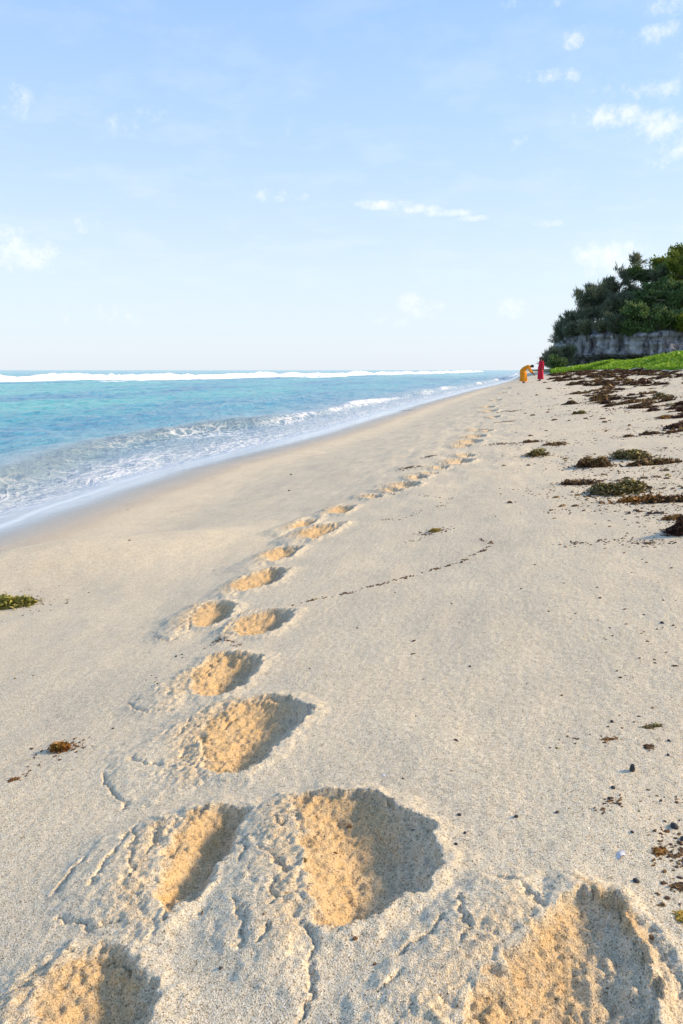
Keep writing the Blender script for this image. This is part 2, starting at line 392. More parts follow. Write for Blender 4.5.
def build_sand():
    def grow(start, d0, g, lim, cap=1e9):
        o = [start]; d = d0
        while o[-1] < lim:
            o.append(o[-1] + min(d, cap)); d *= g
        return np.array(o)
    S = .0032
    xm = np.arange(-1.10, .50, S)
    xr = grow(xm[-1], S, 1.018, 12, .12); xr = np.concatenate([xr, grow(xr[-1], .15, 1.12, 4000)[1:]])
    xl = -grow(1.10, S, 1.013, 8, .05); xl = np.concatenate([xl, -grow(-xl[-1], .08, 1.14, 120)[1:]])
    X = np.concatenate([xl[::-1][:-1], xm, xr[1:]])
    ys = [.70]
    while ys[-1] < 110: ys.append(ys[-1] + max(S, .0046 * ys[-1] - .0035))
    yf = grow(ys[-1], .6, 1.12, 8000)[1:]
    yb = -grow(-.70, .006, 1.08, 60)[1:]
    Y = np.concatenate([yb[::-1], ys, yf])
    nx, ny = len(X), len(Y)
    gx, gy = np.meshgrid(X, Y)
    x = gx.ravel(); y = gy.ravel()
    z = base_z(x, y)
    damp = np.zeros_like(x); loose = np.zeros_like(x)
    r = np.hypot(x, y)
    near = np.where((x > -6) & (x < 9) & (y > .3) & (y < 60))[0]
    xn, yn = x[near], y[near]
    dryland = sstep(-3.6, -2.6, xn)
    und = .010 * fbm(xn * 1.7, yn * 1.3, 21, 3) * (.25 + .75 * dryland)
    und += .0016 * fbm(xn * 9, yn * 6, 31, 3) * dryland
    # trampled / wind-rippled lower relief further along the beach
    und += .012 * fbm(xn * 4.0, yn * 1.6, 41, 3) * sstep(3.5, 8, yn) * np.exp(-((xn + .6) / 1.2) ** 2)
    und += .02 * fbm(xn * 2.2, yn * 1.0, 43, 4) * sstep(1.2, 2.5, xn) * sstep(4, 9, yn)
    nm = np.where((xn > -2.6) & (xn < 1.0) & (yn > .5) & (yn < 7))[0]
    xm_, ym_ = xn[nm], yn[nm]
    und[nm] += .0011 * fbm(xm_ * 60, ym_ * 60, 51, 3)
    # disturbed sand masks, pits and mounds
    dist = np.zeros_like(xn); pitd = np.zeros_like(xn); mnd = np.zeros_like(xn)
    for k, (pit, D, md, MH) in enumerate(PRINTS):
        P = np.array([at(*p)[:2] for p in pit]); Q = np.array([at(*p)[:2] for p in (md or pit)])
        A = np.concatenate([P, Q]); lo = A.min(0) - .15; hi = A.max(0) + .15
        if not np.isfinite(A).all(): continue
        sel = np.where((xn > lo[0]) & (xn < hi[0]) & (yn > lo[1]) & (yn < hi[1]))[0]
        if len(sel) < 4: continue
        sx, sy = xn[sel], yn[sel]
        big = k < 14
        wq = .013 if big else .02
        fx = sx + wq * fbm(sx * 22, sy * 22, 60 + k, 4, .6); fy = sy + wq * fbm(sx * 22, sy * 22, 160 + k, 4, .6)
        sp = sdf_poly(fx, fy, P); sq = sdf_poly(fx, fy, Q)
        inr = max(sp.max(), .02); inq = max(sq.max(), .02)
        tx = np.clip((sx - P[:, 0].min()) / (np.ptp(P[:, 0]) + 1e-6), 0, 1)
        depth = .66 * D * sstep(-.012, inr * (1.0 - .35 * tx), sp) * (.12 + .90 * sstep(-.05, 1.0, tx))
        mo = .40 * MH * (sstep(-.05, inq * .85, sq) * .88 + .12 * sstep(-.004, .010, sq))
        # a little spoil heaped along the whole rim
        rim = .35 * MH * np.exp(-(sp / .035) ** 2) * (sp < 0)
        pitd[sel] = np.maximum(pitd[sel], depth)
        mnd[sel] = np.maximum(mnd[sel], np.maximum(mo, rim))
        dist[sel] = np.maximum(dist[sel], np.maximum(sstep(-.02, .015, sp), .85 * sstep(-.02, .03, sq) * np.clip(.16 + .84 * np.exp(-(np.clip(-sp, 0, 9) / .085) ** 2) + .25 * perlin(sx * 12, sy * 12, 700 + k), .06, 1)))
        damp_sunlit_l = np.maximum(sstep(-.012, .015, sp), .5 * sstep(0, .05, sq) * sstep(-.11, -.0, sp))
        damp_sunlit_l = damp_sunlit_l * (1 - .8 * sstep(.5, .92, tx) * (sp > -.01)) * (1.0 if big else .6)  # painted warmth fades out where the right walls lie in shade
        damp[near[sel]] = np.maximum(damp[near[sel]], damp_sunlit_l)
    zz = und * (1 - .5 * dist) + mnd - pitd
    ds = np.where(dist > .01)[0]
    dx_, dy_ = xn[ds], yn[ds]
    wx = dx_ + .010 * fbm(dx_ * 30, dy_ * 30, 71, 2); wy = dy_ + .010 * fbm(dx_ * 30, dy_ * 30, 72, 2)
    f1, f2 = voronoi(wx * 26, wy * 26, 3)
    g1, g2 = voronoi(wx * 75, wy * 75, 5)
    patch = sstep(-.15, .35, perlin(dx_ * 9, dy_ * 9, 77))
    dome = lambda f, r: np.sqrt(np.clip(1 - (f / r) ** 2, 0, 1))
    clod = .0065 * dome(f1, .42) * patch + .0038 * dome(g1, .5) * (.3 + .7 * patch)
    clod += .0042 * fbm(dx_ * 45, dy_ * 45, 81, 4, .65)
    inpit = np.clip(pitd[ds] / .03, 0, 1)
    clod += inpit * (.010 * fbm(dx_ * 11, dy_ * 11, 83, 5, .55) - .0035 * dome(f1, .42) * patch - .0012 * dome(g1, .5))
    clod += .0045 * fbm(dx_ * 13, dy_ * 13, 85, 2)
    clod += .0028 * perlin(dx_ * 95, dy_ * 95, 87)
    rid = 1 - np.abs(perlin(dx_ * 15 + .4 * perlin(dx_ * 40, dy_ * 40, 7), dy_ * 11, 91)) * 9
    crack = -.004 * np.clip(rid, 0, 1) * sstep(.0, .2, perlin(dx_ * 8, dy_ * 8, 93) + .15)
    shallow = np.clip(1 - pitd[ds] / .05, .25, 1)
    zz[ds] += dist[ds] * (clod + crack * shallow)
    loose[near] = dist
    # fissures where the pushed-up sand has broken
    CR = [[(159,828),(155,842),(150,857)], [(126,836),(112,858),(93,888)], [(56,894),(66,876),(84,860)], [(137,826),(131,850),(134,880)], [(308,930),(314,958),(309,990),(303,1024)],
          [(262,854),(274,866),(288,879)], [(270,822),(280,832),(286,830)], [(255,950),(270,938)], [(497,883),(514,890),(529,902),(545,917)], [(177,741),(184,731),(193,721)], [(222,730),(236,716)], [(202,738),(206,752),(201,764)],
          [(104,774),(110,791),(128,807)], [(131,760),(146,766),(168,768)], [(127,704),(142,714),(172,711)], [(206,676),(212,664),(219,660)], [(189,630),(191,618),(197,608)], [(155,637),(170,641),(186,633)], [(246,840),(238,868)], [(400,960),(425,944),(440,925)], [(380,1000),(402,985)], [(458,905),(466,930),(460,950)],
          [(20,985),(40,972),(72,957)], [(85,965),(118,955),(128,972)], [(60,918),(90,930),(120,925)], [(180,760),(192,752)], [(232,905),(246,930),(240,955)], [(275,890),(268,915)]]
    for k, pts in enumerate(CR):
        W = np.array([at(*p)[:2] for p in pts]); lo = W.min(0) - .03; hi = W.max(0) + .03
        sel = np.where((xn > lo[0]) & (xn < hi[0]) & (yn > lo[1]) & (yn < hi[1]))[0]
        if not len(sel): continue
        sx, sy = xn[sel], yn[sel]
        qx = sx + .010 * fbm(sx * 28, sy * 28, 330 + k, 3, .6); qy = sy + .010 * fbm(sx * 28, sy * 28, 390 + k, 3, .6)
        dm = np.full(len(sel), 9.)
        for (ax, ay), (bx, by) in zip(W[:-1], W[1:]):
            ex, ey = bx - ax, by - ay; tt = np.clip(((qx - ax) * ex + (qy - ay) * ey) / (ex * ex + ey * ey), 0, 1)
            dm = np.minimum(dm, np.hypot(qx - ax - tt * ex, qy - ay - tt * ey))
        wd = .0032 * (1 + .6 * perlin(sx * 30, sy * 30, 440 + k))
        zz[sel] += -.0085 * np.exp(-(dm / wd) ** 2)
    z[near] += zz
    wet = 1 - sstep(-3.45, -3.05, x - shore(y) + .10 * perlin(y * .5, y * 0, 15) + .04 * perlin(y * 2.1, y * 0, 16))
    veg = sstep(7.4, 8.4, x + .5 * perlin(x * .5, y * .4, 18)) * sstep(-200, -100, y + 0 * x)
    veg = np.maximum(veg, sstep(100, 112, y) * sstep(3.5, 5, x))
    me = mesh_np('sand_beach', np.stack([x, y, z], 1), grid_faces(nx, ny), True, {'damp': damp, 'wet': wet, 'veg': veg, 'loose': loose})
    o = link('sand_beach', me, M_SAND); setp(o, kind='structure')
    print('sand verts', len(x))
    return X, Y, z.reshape(ny, nx)

SX, SY, SZ = build_sand()
def ground(x, y):
    i = int(np.clip(np.searchsorted(SX, x) - 1, 0, len(SX) - 2)); j = int(np.clip(np.searchsorted(SY, y) - 1, 0, len(SY) - 2))
    u = (x - SX[i]) / (SX[i + 1] - SX[i]); v = (y - SY[j]) / (SY[j + 1] - SY[j])
    return float((SZ[j, i] * (1 - u) + SZ[j, i + 1] * u) * (1 - v) + (SZ[j + 1, i] * (1 - u) + SZ[j + 1, i + 1] * u) * v)
def ground_normal(x, y, e=.05):
    n = Vector((ground(x - e, y) - ground(x + e, y), ground(x, y - e) - ground(x, y + e), 2 * e)); n.normalize(); return n

# ------------------------------------------------------------------ sea
LEVEL = -.50
def crest_x(y): return np.interp(y, [0, 5, 7, 9.3, 11.7, 14.5, 17.5, 22, 30, 60], [-4.9, -5.1, -5.5, -6.1, -6.7, -6.9, -6.3, -6.0, -6.2, -5.9]) + .18 * perlin(y * .4, y * 0 + 2.2, 24)
def build_sea():
    xs = [-2.5]; d = .03
    while xs[-1] < 9000:
        xs.append(xs[-1] + d); d = max(.03, min((xs[-1] - 3) * .012, 1e9)) if xs[-1] < 150 else d * 1.15
    X = -np.array(xs)[::-1]
    ys = [5.0]
    while ys[-1] < 160: ys.append(ys[-1] + max(.045, .0055 * ys[-1]))
    d = 1.0
    while ys[-1] < 9000: ys.append(ys[-1] + d); d *= 1.12
    yb = [5.0]; d = .06
    while yb[-1] > -3000: yb.append(yb[-1] - d); d *= 1.09
    Y = np.concatenate([np.array(yb)[::-1][:-1], ys])
    nx, ny = len(X), len(Y)
    gx, gy = np.meshgrid(X, Y); x = gx.ravel(); y = gy.ravel()
    bz = base_z(x, y)
    xw = x; x = x - shore(y)
    edge = -3.50 + .16 * perlin(y * .16, y * 0 + 9.1, 61) + .05 * perlin(y * .8, y * 0 + 4.1, 62)
    t = x - edge                                     # >0 above the swash edge
    film_z = bz + np.clip(-t, 0, 9) * .018 + .004 - .25 * np.clip(t, 0, 9)
    lev = LEVEL + 0 * x
    # small shore break
    cx = crest_x(y); s = x - cx
    H = .25 * (.75 + .5 * perlin(y * .13, y * 0 + 7.7, 25)) * sstep(-40, 2, y)
    wave = H * np.where(s > 0, np.exp(-(s / .30) ** 2), np.exp(-(s / .95) ** 2))
    wave += .05 * np.exp(-((x - cx - .9) / .5) ** 2) * (.5 + perlin(x * 1.3, y * .7, 27))
    wave += .10 * np.exp(-((x + 10.5 + .8 * perlin(y * .06, y * 0, 28)) / .8) ** 2) * sstep(-.2, .4, perlin(y * .05 + 3, y * 0, 29))
    off = sstep(-5.4, -8, x)
    fade = 1 - sstep(250, 900, np.hypot(x, y))
    chop = (.075 * fbm(x * .55 + y * .1, y * .22, 33, 3) + .045 * fbm(x * 1.7, y * .8, 34, 3)) * (.18 + .82 * off) * fade
    swell = .07 * np.sin(x * .55 + 1.2 * perlin(x * .04, y * .03, 35) * 3) * off * fade * sstep(-4, -60, -x * 0 + x)
    sea_z = lev + wave + chop + swell
    w = sstep(-5.0, -4.35, x + .25 * perlin(y * .35, y * 0 + 5.5, 63))
    z = sea_z * (1 - w) + np.maximum(film_z, np.minimum(sea_z, film_z + .01)) * w
    z = np.maximum(z, np.where(t < 0, bz + .003, -99))
    z = np.where(t > .05, bz - .02 - .1 * np.clip(t, 0, 1), z)
    # attributes
    nf = fbm(x * 1.1, y * .45, 37, 4)
    wash = sstep(-.2, .25, s) * (1 - sstep(-4.75, -4.35, x + .22 * perlin(y * .5, y * 0 + 8.8, 64) + .1 * nf))
    foam = wash * (.40 + .20 * nf)
    brk = sstep(.0, .5, perlin(y * .11 + 1.05, y * 0 + 1.3, 39) + .05) * sstep(14, 19, y)
    foam = np.maximum(foam, brk * np.exp(-((s - .12) / .42) ** 2) * (.75 + .3 * nf))
    lip = .33 * np.exp(-((x + 4.62 + .22 * perlin(y * .5, y * 0 + 8.8, 64)) / .10) ** 2)
    foam = np.maximum(foam, lip)
    foam = np.maximum(foam, .38 * np.exp(-((x + 10.5 + .8 * perlin(y * .06, y * 0, 28)) / .7) ** 2) * sstep(.0, .4, perlin(y * .05 + 3, y * 0, 29)))
    # scattered streaks of old foam behind the break
    foam = np.maximum(foam, .34 * sstep(.25, .7, fbm(x * .9, y * .25, 47, 4)) * sstep(-14, -6, x) * (s < -.2))
    silt = np.exp(-((s - .16) / .26) ** 2) * .8 * (1 - sstep(15, 24, y)) + .1 * wash
    film = w * (1 - .3 * wash)
    deep = np.clip((-x - 4.4) / 26, 0, 1)
    clear = sstep(-.65, .0, t) * .85
    me = mesh_np('sea', np.stack([xw, y, z], 1), grid_faces(nx, ny), True, {'foam': np.clip(foam, 0, 1.2), 'silt': silt, 'film': film, 'deep': deep, 'clear': clear})
    o = link('sea', me, M_WATER); setp(o, kind='structure')
    print('sea verts', len(x))
build_sea()

M_SURF = simple_mat('surf_foam', [(.25, (.80, .86, .88)), (.5, (.92, .93, .94)), (.75, (.95, .95, .95))], .5, .9, spec=.1, bump=.3)
def build_surf():
    # long white breakers on the reef: piled-up lumpy rollers
    path = np.array([(-95, 8), (-72, 42), (-56, 78), (-47, 115), (-42, 160), (-38, 230), (-33, 330), (-30, 480), (-34, 700)], float)
    seg = np.hypot(*np.diff(path, axis=0).T); L = np.concatenate([[0], np.cumsum(seg)])
    V = []; Fc = []; base = 0
    for row, (off, hmul, wd, sd) in enumerate([(0, 1.0, 4.5, 3), (-9, 1.15, 6, 5), (7.5, .34, 3.2, 9)]):
        ns, nw = 900, 22
        s = np.linspace(0, 1, ns) ** 1.25 * L[-1]
        cx = np.interp(s, L, path[:, 0]); cy = np.interp(s, L, path[:, 1])
        tx = np.gradient(cx); ty = np.gradient(cy); q = np.hypot(tx, ty); nx_, ny_ = ty / q, -tx / q
        u = np.linspace(-1, 1, nw)
        gs, gu = np.meshgrid(s, u, indexing='ij')
        wob = 2.2 * perlin(s * .03, s * 0 + sd, 101 + sd)
        px = (cx + nx_ * (off + wob))[:, None] + nx_[:, None] * u[None] * wd
        py = (cy + ny_ * (off + wob))[:, None] + ny_[:, None] * u[None] * wd
        env = np.clip(.62 + .60 * fbm(s * .05, s * 0 + 1.1, 110 + sd, 4), .25, 1.1)[:, None]
        if row == 2: env = env * sstep(-.1, .3, perlin(s * .03, s * 0 + 4, 140))[:, None] * (s < 330)[:, None]
        far = np.interp(s, [0, 160, 420, L[-1]], [1.0, .85, .85, 1.0])[:, None]
        prof = np.exp(-((gu - .1) / .45) ** 2)
        lump = 1 + .22 * fbm(px * .6, py * .6, 120 + sd, 4, .6)
        z = LEVEL - .12 + 1.08 * hmul * far * env * prof * lump + .16 * prof * fbm(px * 1.7, py * 1.7, 130 + sd, 2)
        z = np.where(np.abs(gu) > .98, LEVEL - .3, z)
        V.append(np.stack([px, py, z], -1).reshape(-1, 3)); Fc.append(grid_faces(nw, ns) + base); base += ns * nw
    me = mesh_np('surf', np.concatenate(V), np.concatenate(Fc), True)
    setp(link('surf', me, M_SURF), kind='structure')
build_surf()

# ------------------------------------------------------------------ cliff headland
def build_cliff():
    plan = np.array([(16, 190), (9.5, 160), (6.4, 138), (5.2, 122), (5.8, 113), (9, 107.5), (14, 105), (20, 103.5), (28, 102), (40, 101), (70, 100), (120, 100)], float)
    seg = np.hypot(*np.diff(plan, axis=0).T); L = np.concatenate([[0], np.cumsum(seg)])
    ns = 520; s = np.linspace(0, L[-1], ns)
    # gaussian-smoothed plan
    fx = np.interp(s, L, plan[:, 0]); fy = np.interp(s, L, plan[:, 1])
    tx = np.gradient(fx); ty = np.gradient(fy); q = np.hypot(tx, ty)
    ix, iy = -ty / q, tx / q              # inward (left of travel = away from the viewer)
    ix = np.convolve(np.pad(ix, 12, mode='edge'), np.ones(25) / 25, 'valid'); iy = np.convolve(np.pad(iy, 12, mode='edge'), np.ones(25) / 25, 'valid')
    vs = [(0.4, 3.0), (1.5, 2.4), (2.1, 1.9), (2.5, .5), (2.8, .05), (3.3, -.1), (3.9, 0), (4.3, .1), (4.7, .0), (5.0, -.15), (5.3, .15), (5.6, .7), (5.9, 1.6), (6.5, 4), (7.6, 9), (8.4, 18), (9.0, 34), (9.2, 60)]
    zz = []; ii = []
    for (z0, i0), (z1, i1) in zip(vs[:-1], vs[1:]):
        for k in np.linspace(0, 1, 5)[:-1]:
            zz.append(z0 + (z1 - z0) * k); ii.append(i0 + (i1 - i0) * k)
    zz = np.array(zz); ii = np.array(ii); nv = len(zz)
    wob = 1.0 * fbm(s * .09, s * 0, 201, 4)
    vert = .35 * fbm(s * .9, s * 0 + 3, 205, 3)      # vertical flutes
    gs, gz = np.meshgrid(s, zz, indexing='ij')
    face = np.exp(-((gz - 4) / 2.2) ** 2)
    rough = (vert[:, None] + .42 * fbm(gs * .8, gz * .55, 210, 5, .6) - .35 * np.clip(1 - 5 * np.abs(perlin(gs * .35, gz * .12, 214)), 0, 1)) * face
    xx = fx[:, None] + 0 * gz; rough = rough + .08 * np.sin(gz * 5 + 2 * perlin(gs * .3, gs * 0, 231)) * face
    hollow = 2.6 * np.exp(-((xx - 21.5) / 3.6) ** 4) * np.exp(-((gz - 4.9) / 1.1) ** 2) + 1.6 * np.exp(-((xx - 12.3) / .5) ** 2) * np.exp(-((gz - 4.4) / 1.3) ** 2) + 1.2 * np.exp(-((xx - 8.6) / .6) ** 2) * np.exp(-((gz - 3.6) / 1.0) ** 2)
    inn = ii[None] + wob[:, None] + rough * -1.3 + hollow
    V = np.stack([fx[:, None] + ix[:, None] * inn, fy[:, None] + iy[:, None] * inn, gz + .3 * perlin(gs * .15, gz * 0, 220) * (gz > 2) + .4 * fbm(gs * .2, ii[None] * .2, 224, 3) * (gz > 6.3)], -1).reshape(-1, 3)
    me = mesh_np('cliff', V, grid_faces(nv, ns)[:, ::-1], True)
    o = link('cliff', me, M_CLIFF); setp(o, 'grey pitted coral rock cliff with dark undercut foot, topped by dense trees', 'cliff', kind='structure')
build_cliff()

# ------------------------------------------------------------------ trees and shrubs
def tube(path, radii, n=7):
    P = np.array(path, float); m = len(P); V = []; 
    for i in range(m):
        t = P[min(i + 1, m - 1)] - P[max(i - 1, 0)]; t /= np.linalg.norm(t) + 1e-9
        a = np.cross(t, [0, 0, 1.0]) if abs(t[2]) < .95 else np.cross(t, [1.0, 0, 0]); a /= np.linalg.norm(a); b = np.cross(t, a)
        ang = np.linspace(0, 2 * math.pi, n, endpoint=False)
        V.append(P[i] + radii[i] * (np.cos(ang)[:, None] * a + np.sin(ang)[:, None] * b))
    F = []
    for i in range(m - 1):
        for k in range(n):
            F.append((i * n + k, i * n + (k + 1) % n, (i + 1) * n + (k + 1) % n, (i + 1) * n + k))
    return np.concatenate(V), np.array(F)

def merge(parts):
    V = []; F = []; b = 0
    for v, f in parts:
        V.append(v); F.append(f + b); b += len(v)
    return np.concatenate(V), np.concatenate(F)

def leaf_quads(C, D, length, width, g):
    """C centres (n,3), D directions (n,3)"""
    n = len(C)
    D = D / (np.linalg.norm(D, axis=1, keepdims=True) + 1e-9)
    r = g.normal(size=(n, 3)); S = np.cross(D, r); S /= np.linalg.norm(S, axis=1, keepdims=True) + 1e-9
    l = length * g.uniform(.6, 1.4, (n, 1)); w = width * g.uniform(.6, 1.4, (n, 1))
    a = C - D * l * .5; b = C + D * l * .5
    V = np.stack([a - S * w * .3, C - S * w * .5, b, C + S * w * .5], 1).reshape(-1, 3)
    F = np.arange(n * 4).reshape(n, 4)
    return V, F

M_LEAF = [simple_mat('dark_needles', [(.0, (.085, .10, .07)), (.5, (.165, .19, .115)), (1, (.26, .28, .14))], .6, .7, attr='tint', transl=.25),
          simple_mat('green_leaves', [(.0, (.06, .10, .045)), (.5, (.13, .20, .07)), (1, (.22, .31, .09))], .6, .6, attr='tint', transl=.3),
          simple_mat('sunlit_lime_leaves', [(.0, (.09, .12, .02)), (.5, (.22, .27, .04)), (1, (.36, .40, .07))], .6, .6, attr='tint', transl=.35),  # sunlight on the right-hand crowns put into the leaf colour as yellow-green
          simple_mat('olive_needles', [(.0, (.10, .105, .07)), (.5, (.19, .20, .12)), (1, (.29, .29, .15))], .6, .7, attr='tint', transl=.25)]

def make_tree(loc, height, spread, seed, mat, label, name='tree', cat='tree', lean=(.25, 0), needle=True, bark=None, wispy=.5, group='trees on the cliff top'):
    g = np.random.default_rng(seed)
    root = empty(name, loc); setp(root, label, cat, group)
    H = height; top = np.array([lean[0] * H, lean[1] * H, H * .9])
    m = 8; tr = []
    for i in range(m):
        t = i / (m - 1); tr.append(np.array([top[0] * t ** 1.4, top[1] * t ** 1.4, top[2] * t - .4 * (i == 0)]) + (g.normal(size=3) * .05 * H * t * (1 - t)))
    r0 = .022 * H + .06
    parts = [tube(tr, [r0 * (1.25 if i == 0 else 1) * (1 - .85 * i / (m - 1)) for i in range(m)])]
    tips = []
    nb = int(9 + spread * 1.5) if needle else int(14 + spread * 1.6)
    for b in range(nb):
        t = g.uniform(.22, .98); k = t * (m - 1); i = int(min(k, m - 2)); p0 = tr[i] + (tr[i + 1] - tr[i]) * (k - i)
        az = g.uniform(0, 2 * math.pi); ln = spread * (1.08 - .5 * t) * g.uniform(.45, 1.3)
        up = g.uniform(.1, .7) + .4 * t
        d = np.array([math.cos(az) + lean[0] * 1.5, math.sin(az), up]); d /= np.linalg.norm(d)
        pts = [p0, p0 + d * ln * .45 + g.normal(size=3) * .06 * ln, p0 + d * ln * .8 + np.array([0, 0, .1 * ln]), p0 + d * ln + np.array([lean[0] * .3 * ln, 0, .22 * ln])]
        rb = r0 * (1 - .8 * t) * .45
        parts.append(tube(pts, [rb, rb * .7, rb * .45, rb * .15], 5))
        for q in (.45, .7, .9, 1.05):
            tips.append((p0 + d * ln * q + np.array([0, 0, .12 * ln * q]), d, ln))
        for _ in range(2):
            d2 = d + g.normal(size=3) * .5; d2 /= np.linalg.norm(d2); q = g.uniform(.4, .8); ps = p0 + d * ln * q
            parts.append(tube([ps, ps + d2 * ln * .25, ps + d2 * ln * .45 + np.array([0, 0, .08 * ln])], [rb * .4, rb * .25, rb * .08], 4))
            tips.append((ps + d2 * ln * .45, d2, ln)); tips.append((ps + d2 * ln * .28, d2, ln))
    V, F = merge(parts)
    link('trunk', mesh_np('trunk', V, F), bark or M_BARK, root)
    Cs = []; Ds = []; Ts = []
    for (p, d, ln) in tips:
        rad = (.26 + .10 * ln) * g.uniform(.5, 1.25)
        n = int((44 if needle else 70) * rad / .6)
        pos = g.normal(size=(n, 3)) * rad * np.array([.62, .62, .45])
        out = pos / (np.linalg.norm(pos, axis=1, keepdims=True) + 1e-6)
        Cs.append(p + pos)
        Ds.append(d * wispy + out * .6 + np.array([.25 + lean[0] * .8, 0, .9 * wispy]) + g.normal(size=(n, 3)) * .35)
        Ts.append(np.repeat(np.clip(g.normal(.5, .2) + g.normal(0, .12, n), 0, 1), 4))
    C = np.concatenate(Cs); D = np.concatenate(Ds)
    V, F = leaf_quads(C, D, .85 if needle else .36, .085 if needle else .20, g)
    link('crown', mesh_np('crown', V, F, False, {'tint': np.concatenate(Ts)}), mat, root)
    return root

def at_dist(px, y):
    """x on the line of sight of image column px at distance y along the shore"""
    d = ray(px, 370); return d[0] / d[1] * y
def z_for(py, px, y):
    d = ray(px, py); return CAM_H + d[2] / d[1] * y

# column px, distance, crown-top row, spread, material, base z, lean, needle, label
TREES = [
    (566, 116, 318, 2.0, 0, 5.6, .10, True, 'leftmost dark feathery tree leaning over the seaward end of the cliff'),
    (579, 114, 294, 2.6, 0, 5.9, .16, True, 'dark feathery tree second from the seaward end of the cliff top'),
    (590, 115, 283, 2.8, 0, 6.1, .18, True, 'dark wind-combed tree with sky gaps in its crown above the pale cliff face'),
    (602, 117, 273, 3.0, 3, 6.4, .20, True, 'olive wind-swept tree whose plumes stick up near the middle of the cliff top'),
    (615, 116, 272, 3.0, 0, 6.3, .18, True, 'dusky bushy tree beside the tallest wispy plume on the cliff top'),
    (625, 118, 260, 3.0, 3, 6.7, .14, True, 'tree with the tall wispy olive plume against the sky'),
    (640, 117, 267, 3.3, 1, 6.7, .12, False, 'rounded mid-green tree right of the wispy plume'),
    (652, 116, 263, 3.0, 0, 6.8, .05, True, 'dark green tree behind the pale bare limb on the cliff'),
    (668, 118, 250, 3.4, 2, 7.4, .05, False, 'tall light green tree near the right edge of the photo on the cliff'),
    (677, 112, 254, 3.2, 2, 7.0, .05, False, 'sunlit yellow-green tree at the right edge of the photo'),
    (698, 114, 240, 4.0, 2, 7.4, .05, False, 'broad green tree just past the right edge on the cliff'),
    (722, 116, 232, 4.5, 1, 7.6, .05, False, 'large tree inland beyond the right edge on the cliff'),
    (632, 112, 292, 2.6, 1, 6.2, .05, False, 'low green tree in front of the crowd of trees, mid cliff'),
    (650, 111, 288, 2.7, 1, 6.2, .05, False, 'low leafy tree under the pale bare limb on the cliff'),
    (668, 110, 284, 2.8, 1, 6.2, .05, False, 'low leafy tree under the sunlit yellow-green crown'),
    (614, 112, 300, 2.5, 0, 6.1, .08, True, 'low dark tree on the rim over the palest stretch of cliff face'),
    (598, 113, 305, 2.4, 0, 6.0, .10, True, 'low dark tree on the rim above the left part of the cliff face'),
    (690, 108, 286, 3.0, 1, 6.2, .05, False, 'low leafy tree on the rim at the right edge of the photo'),
]
for i, (px, y, py, sp, mi, bz, ln, nd, lab) in enumerate(TREES):
    x = at_dist(px, y); zt = z_for(py, px, y); h = max(zt - bz, 2.0)
    make_tree((x - ln * h * .7, y, bz), h, sp, 300 + i, M_LEAF[mi], lab, lean=(ln, 0), needle=nd)
# the pale bare tree limb seen among the crowns
def dead_tree():
    y = 109.5; x = at_dist(664, y); root = empty('bare_tree', (x, y, 6.2))
    setp(root, 'pale bare crooked tree limb standing out among the dark crowns on the cliff', 'tree')
    P = [tube([(0, 0, 0), (.25, 0, 1.6), (-.1, -.3, 3.0), (.35, -.4, 4.2), (.2, -.5, 5.4)], [.17, .14, .11, .07, .02]), tube([(-.05, -.2, 2.9), (-.7, -.5, 3.5), (-1.5, -.6, 3.45), (-2.1, -.6, 3.9), (-2.9, -.6, 3.85)], [.10, .09, .08, .05, .02], 6),
         tube([(-.7, -.5, 3.5), (-1.3, -.7, 3.0), (-1.9, -.7, 3.1)], [.07, .05, .015], 5), tube([(.2, -.35, 3.8), (.9, -.5, 4.2), (1.2, -.5, 5.0)], [.07, .05, .02], 6)]
    V, F = merge(P); link('trunk', mesh_np('trunk', V, F), M_BARK_PALE, root)
dead_tree()
# shrubs hanging over the rim and growing at the foot
SHR = [(563, 112, 346, 4.6, 1.9, 0), (574, 110, 338, 5.0, 1.7, 0), (586, 108, 332, 4.9, 1.5, 3), (601, 106.5, 334, 5.4, 1.2, 3), (613, 105, 326, 5.1, 1.6, 0), (628, 104.5, 333, 4.8, 1.3, 1),
       (640, 104.5, 318, 4.7, 2.4, 1), (657, 104.5, 330, 5.2, 1.6, 0), (669, 104, 320, 4.4, 2.3, 1), (684, 104, 330, 5.3, 1.6, 2), (700, 103, 320, 5.4, 2.0, 1)]
WH = ['over the seaward end of the cliff', 'second from the seaward end', 'third from the seaward end', 'over the left part of the pale face', 'over the palest part of the face', 'right of the palest part of the face',
      'mid way along the rim', 'left of the dark hollow in the face', 'above the dark hollow in the face', 'at the right edge of the photo', 'just past the right edge']
for i, (px, y, py, bz, sp, mi) in enumerate(SHR):
    x = at_dist(px, y); h = max(z_for(py - 8, px, y) - bz, 1.2)
    make_tree((x, y + 1.5, bz), h, sp, 400 + i, M_LEAF[mi], 'dark shrub on the cliff rim ' + WH[i], 'shrub', 'shrub', lean=(-.05, -.25), needle=(mi in (0, 3)), group='shrubs on the cliff rim')
FOOT = [(553, 104, 347, 1.35, 1.5, 3, 'grey-green feathery bush standing free at the seaward foot of the cliff'), (563, 106, 343, 1.4, 1.7, 0, 'dark feathery bush against the foot of the cliff'),
        (557.5, 101, 358, 1.2, 1.2, 1, 'low leafy bush just right of the person in red, in front of the feathery bushes')]
for i, (px, y, py, bz, sp, mi, lab) in enumerate(FOOT):
    x = at_dist(px, y); b = ground(x, y) - .05; h = max((z_for(py, px, y) - b) * .78, .45)
    make_tree((x, y, b), h, sp, 450 + i, M_LEAF[mi], lab, 'bush', 'bush', lean=(.08, 0), needle=(mi in (0, 3)), group='bushes at the foot of the cliff')

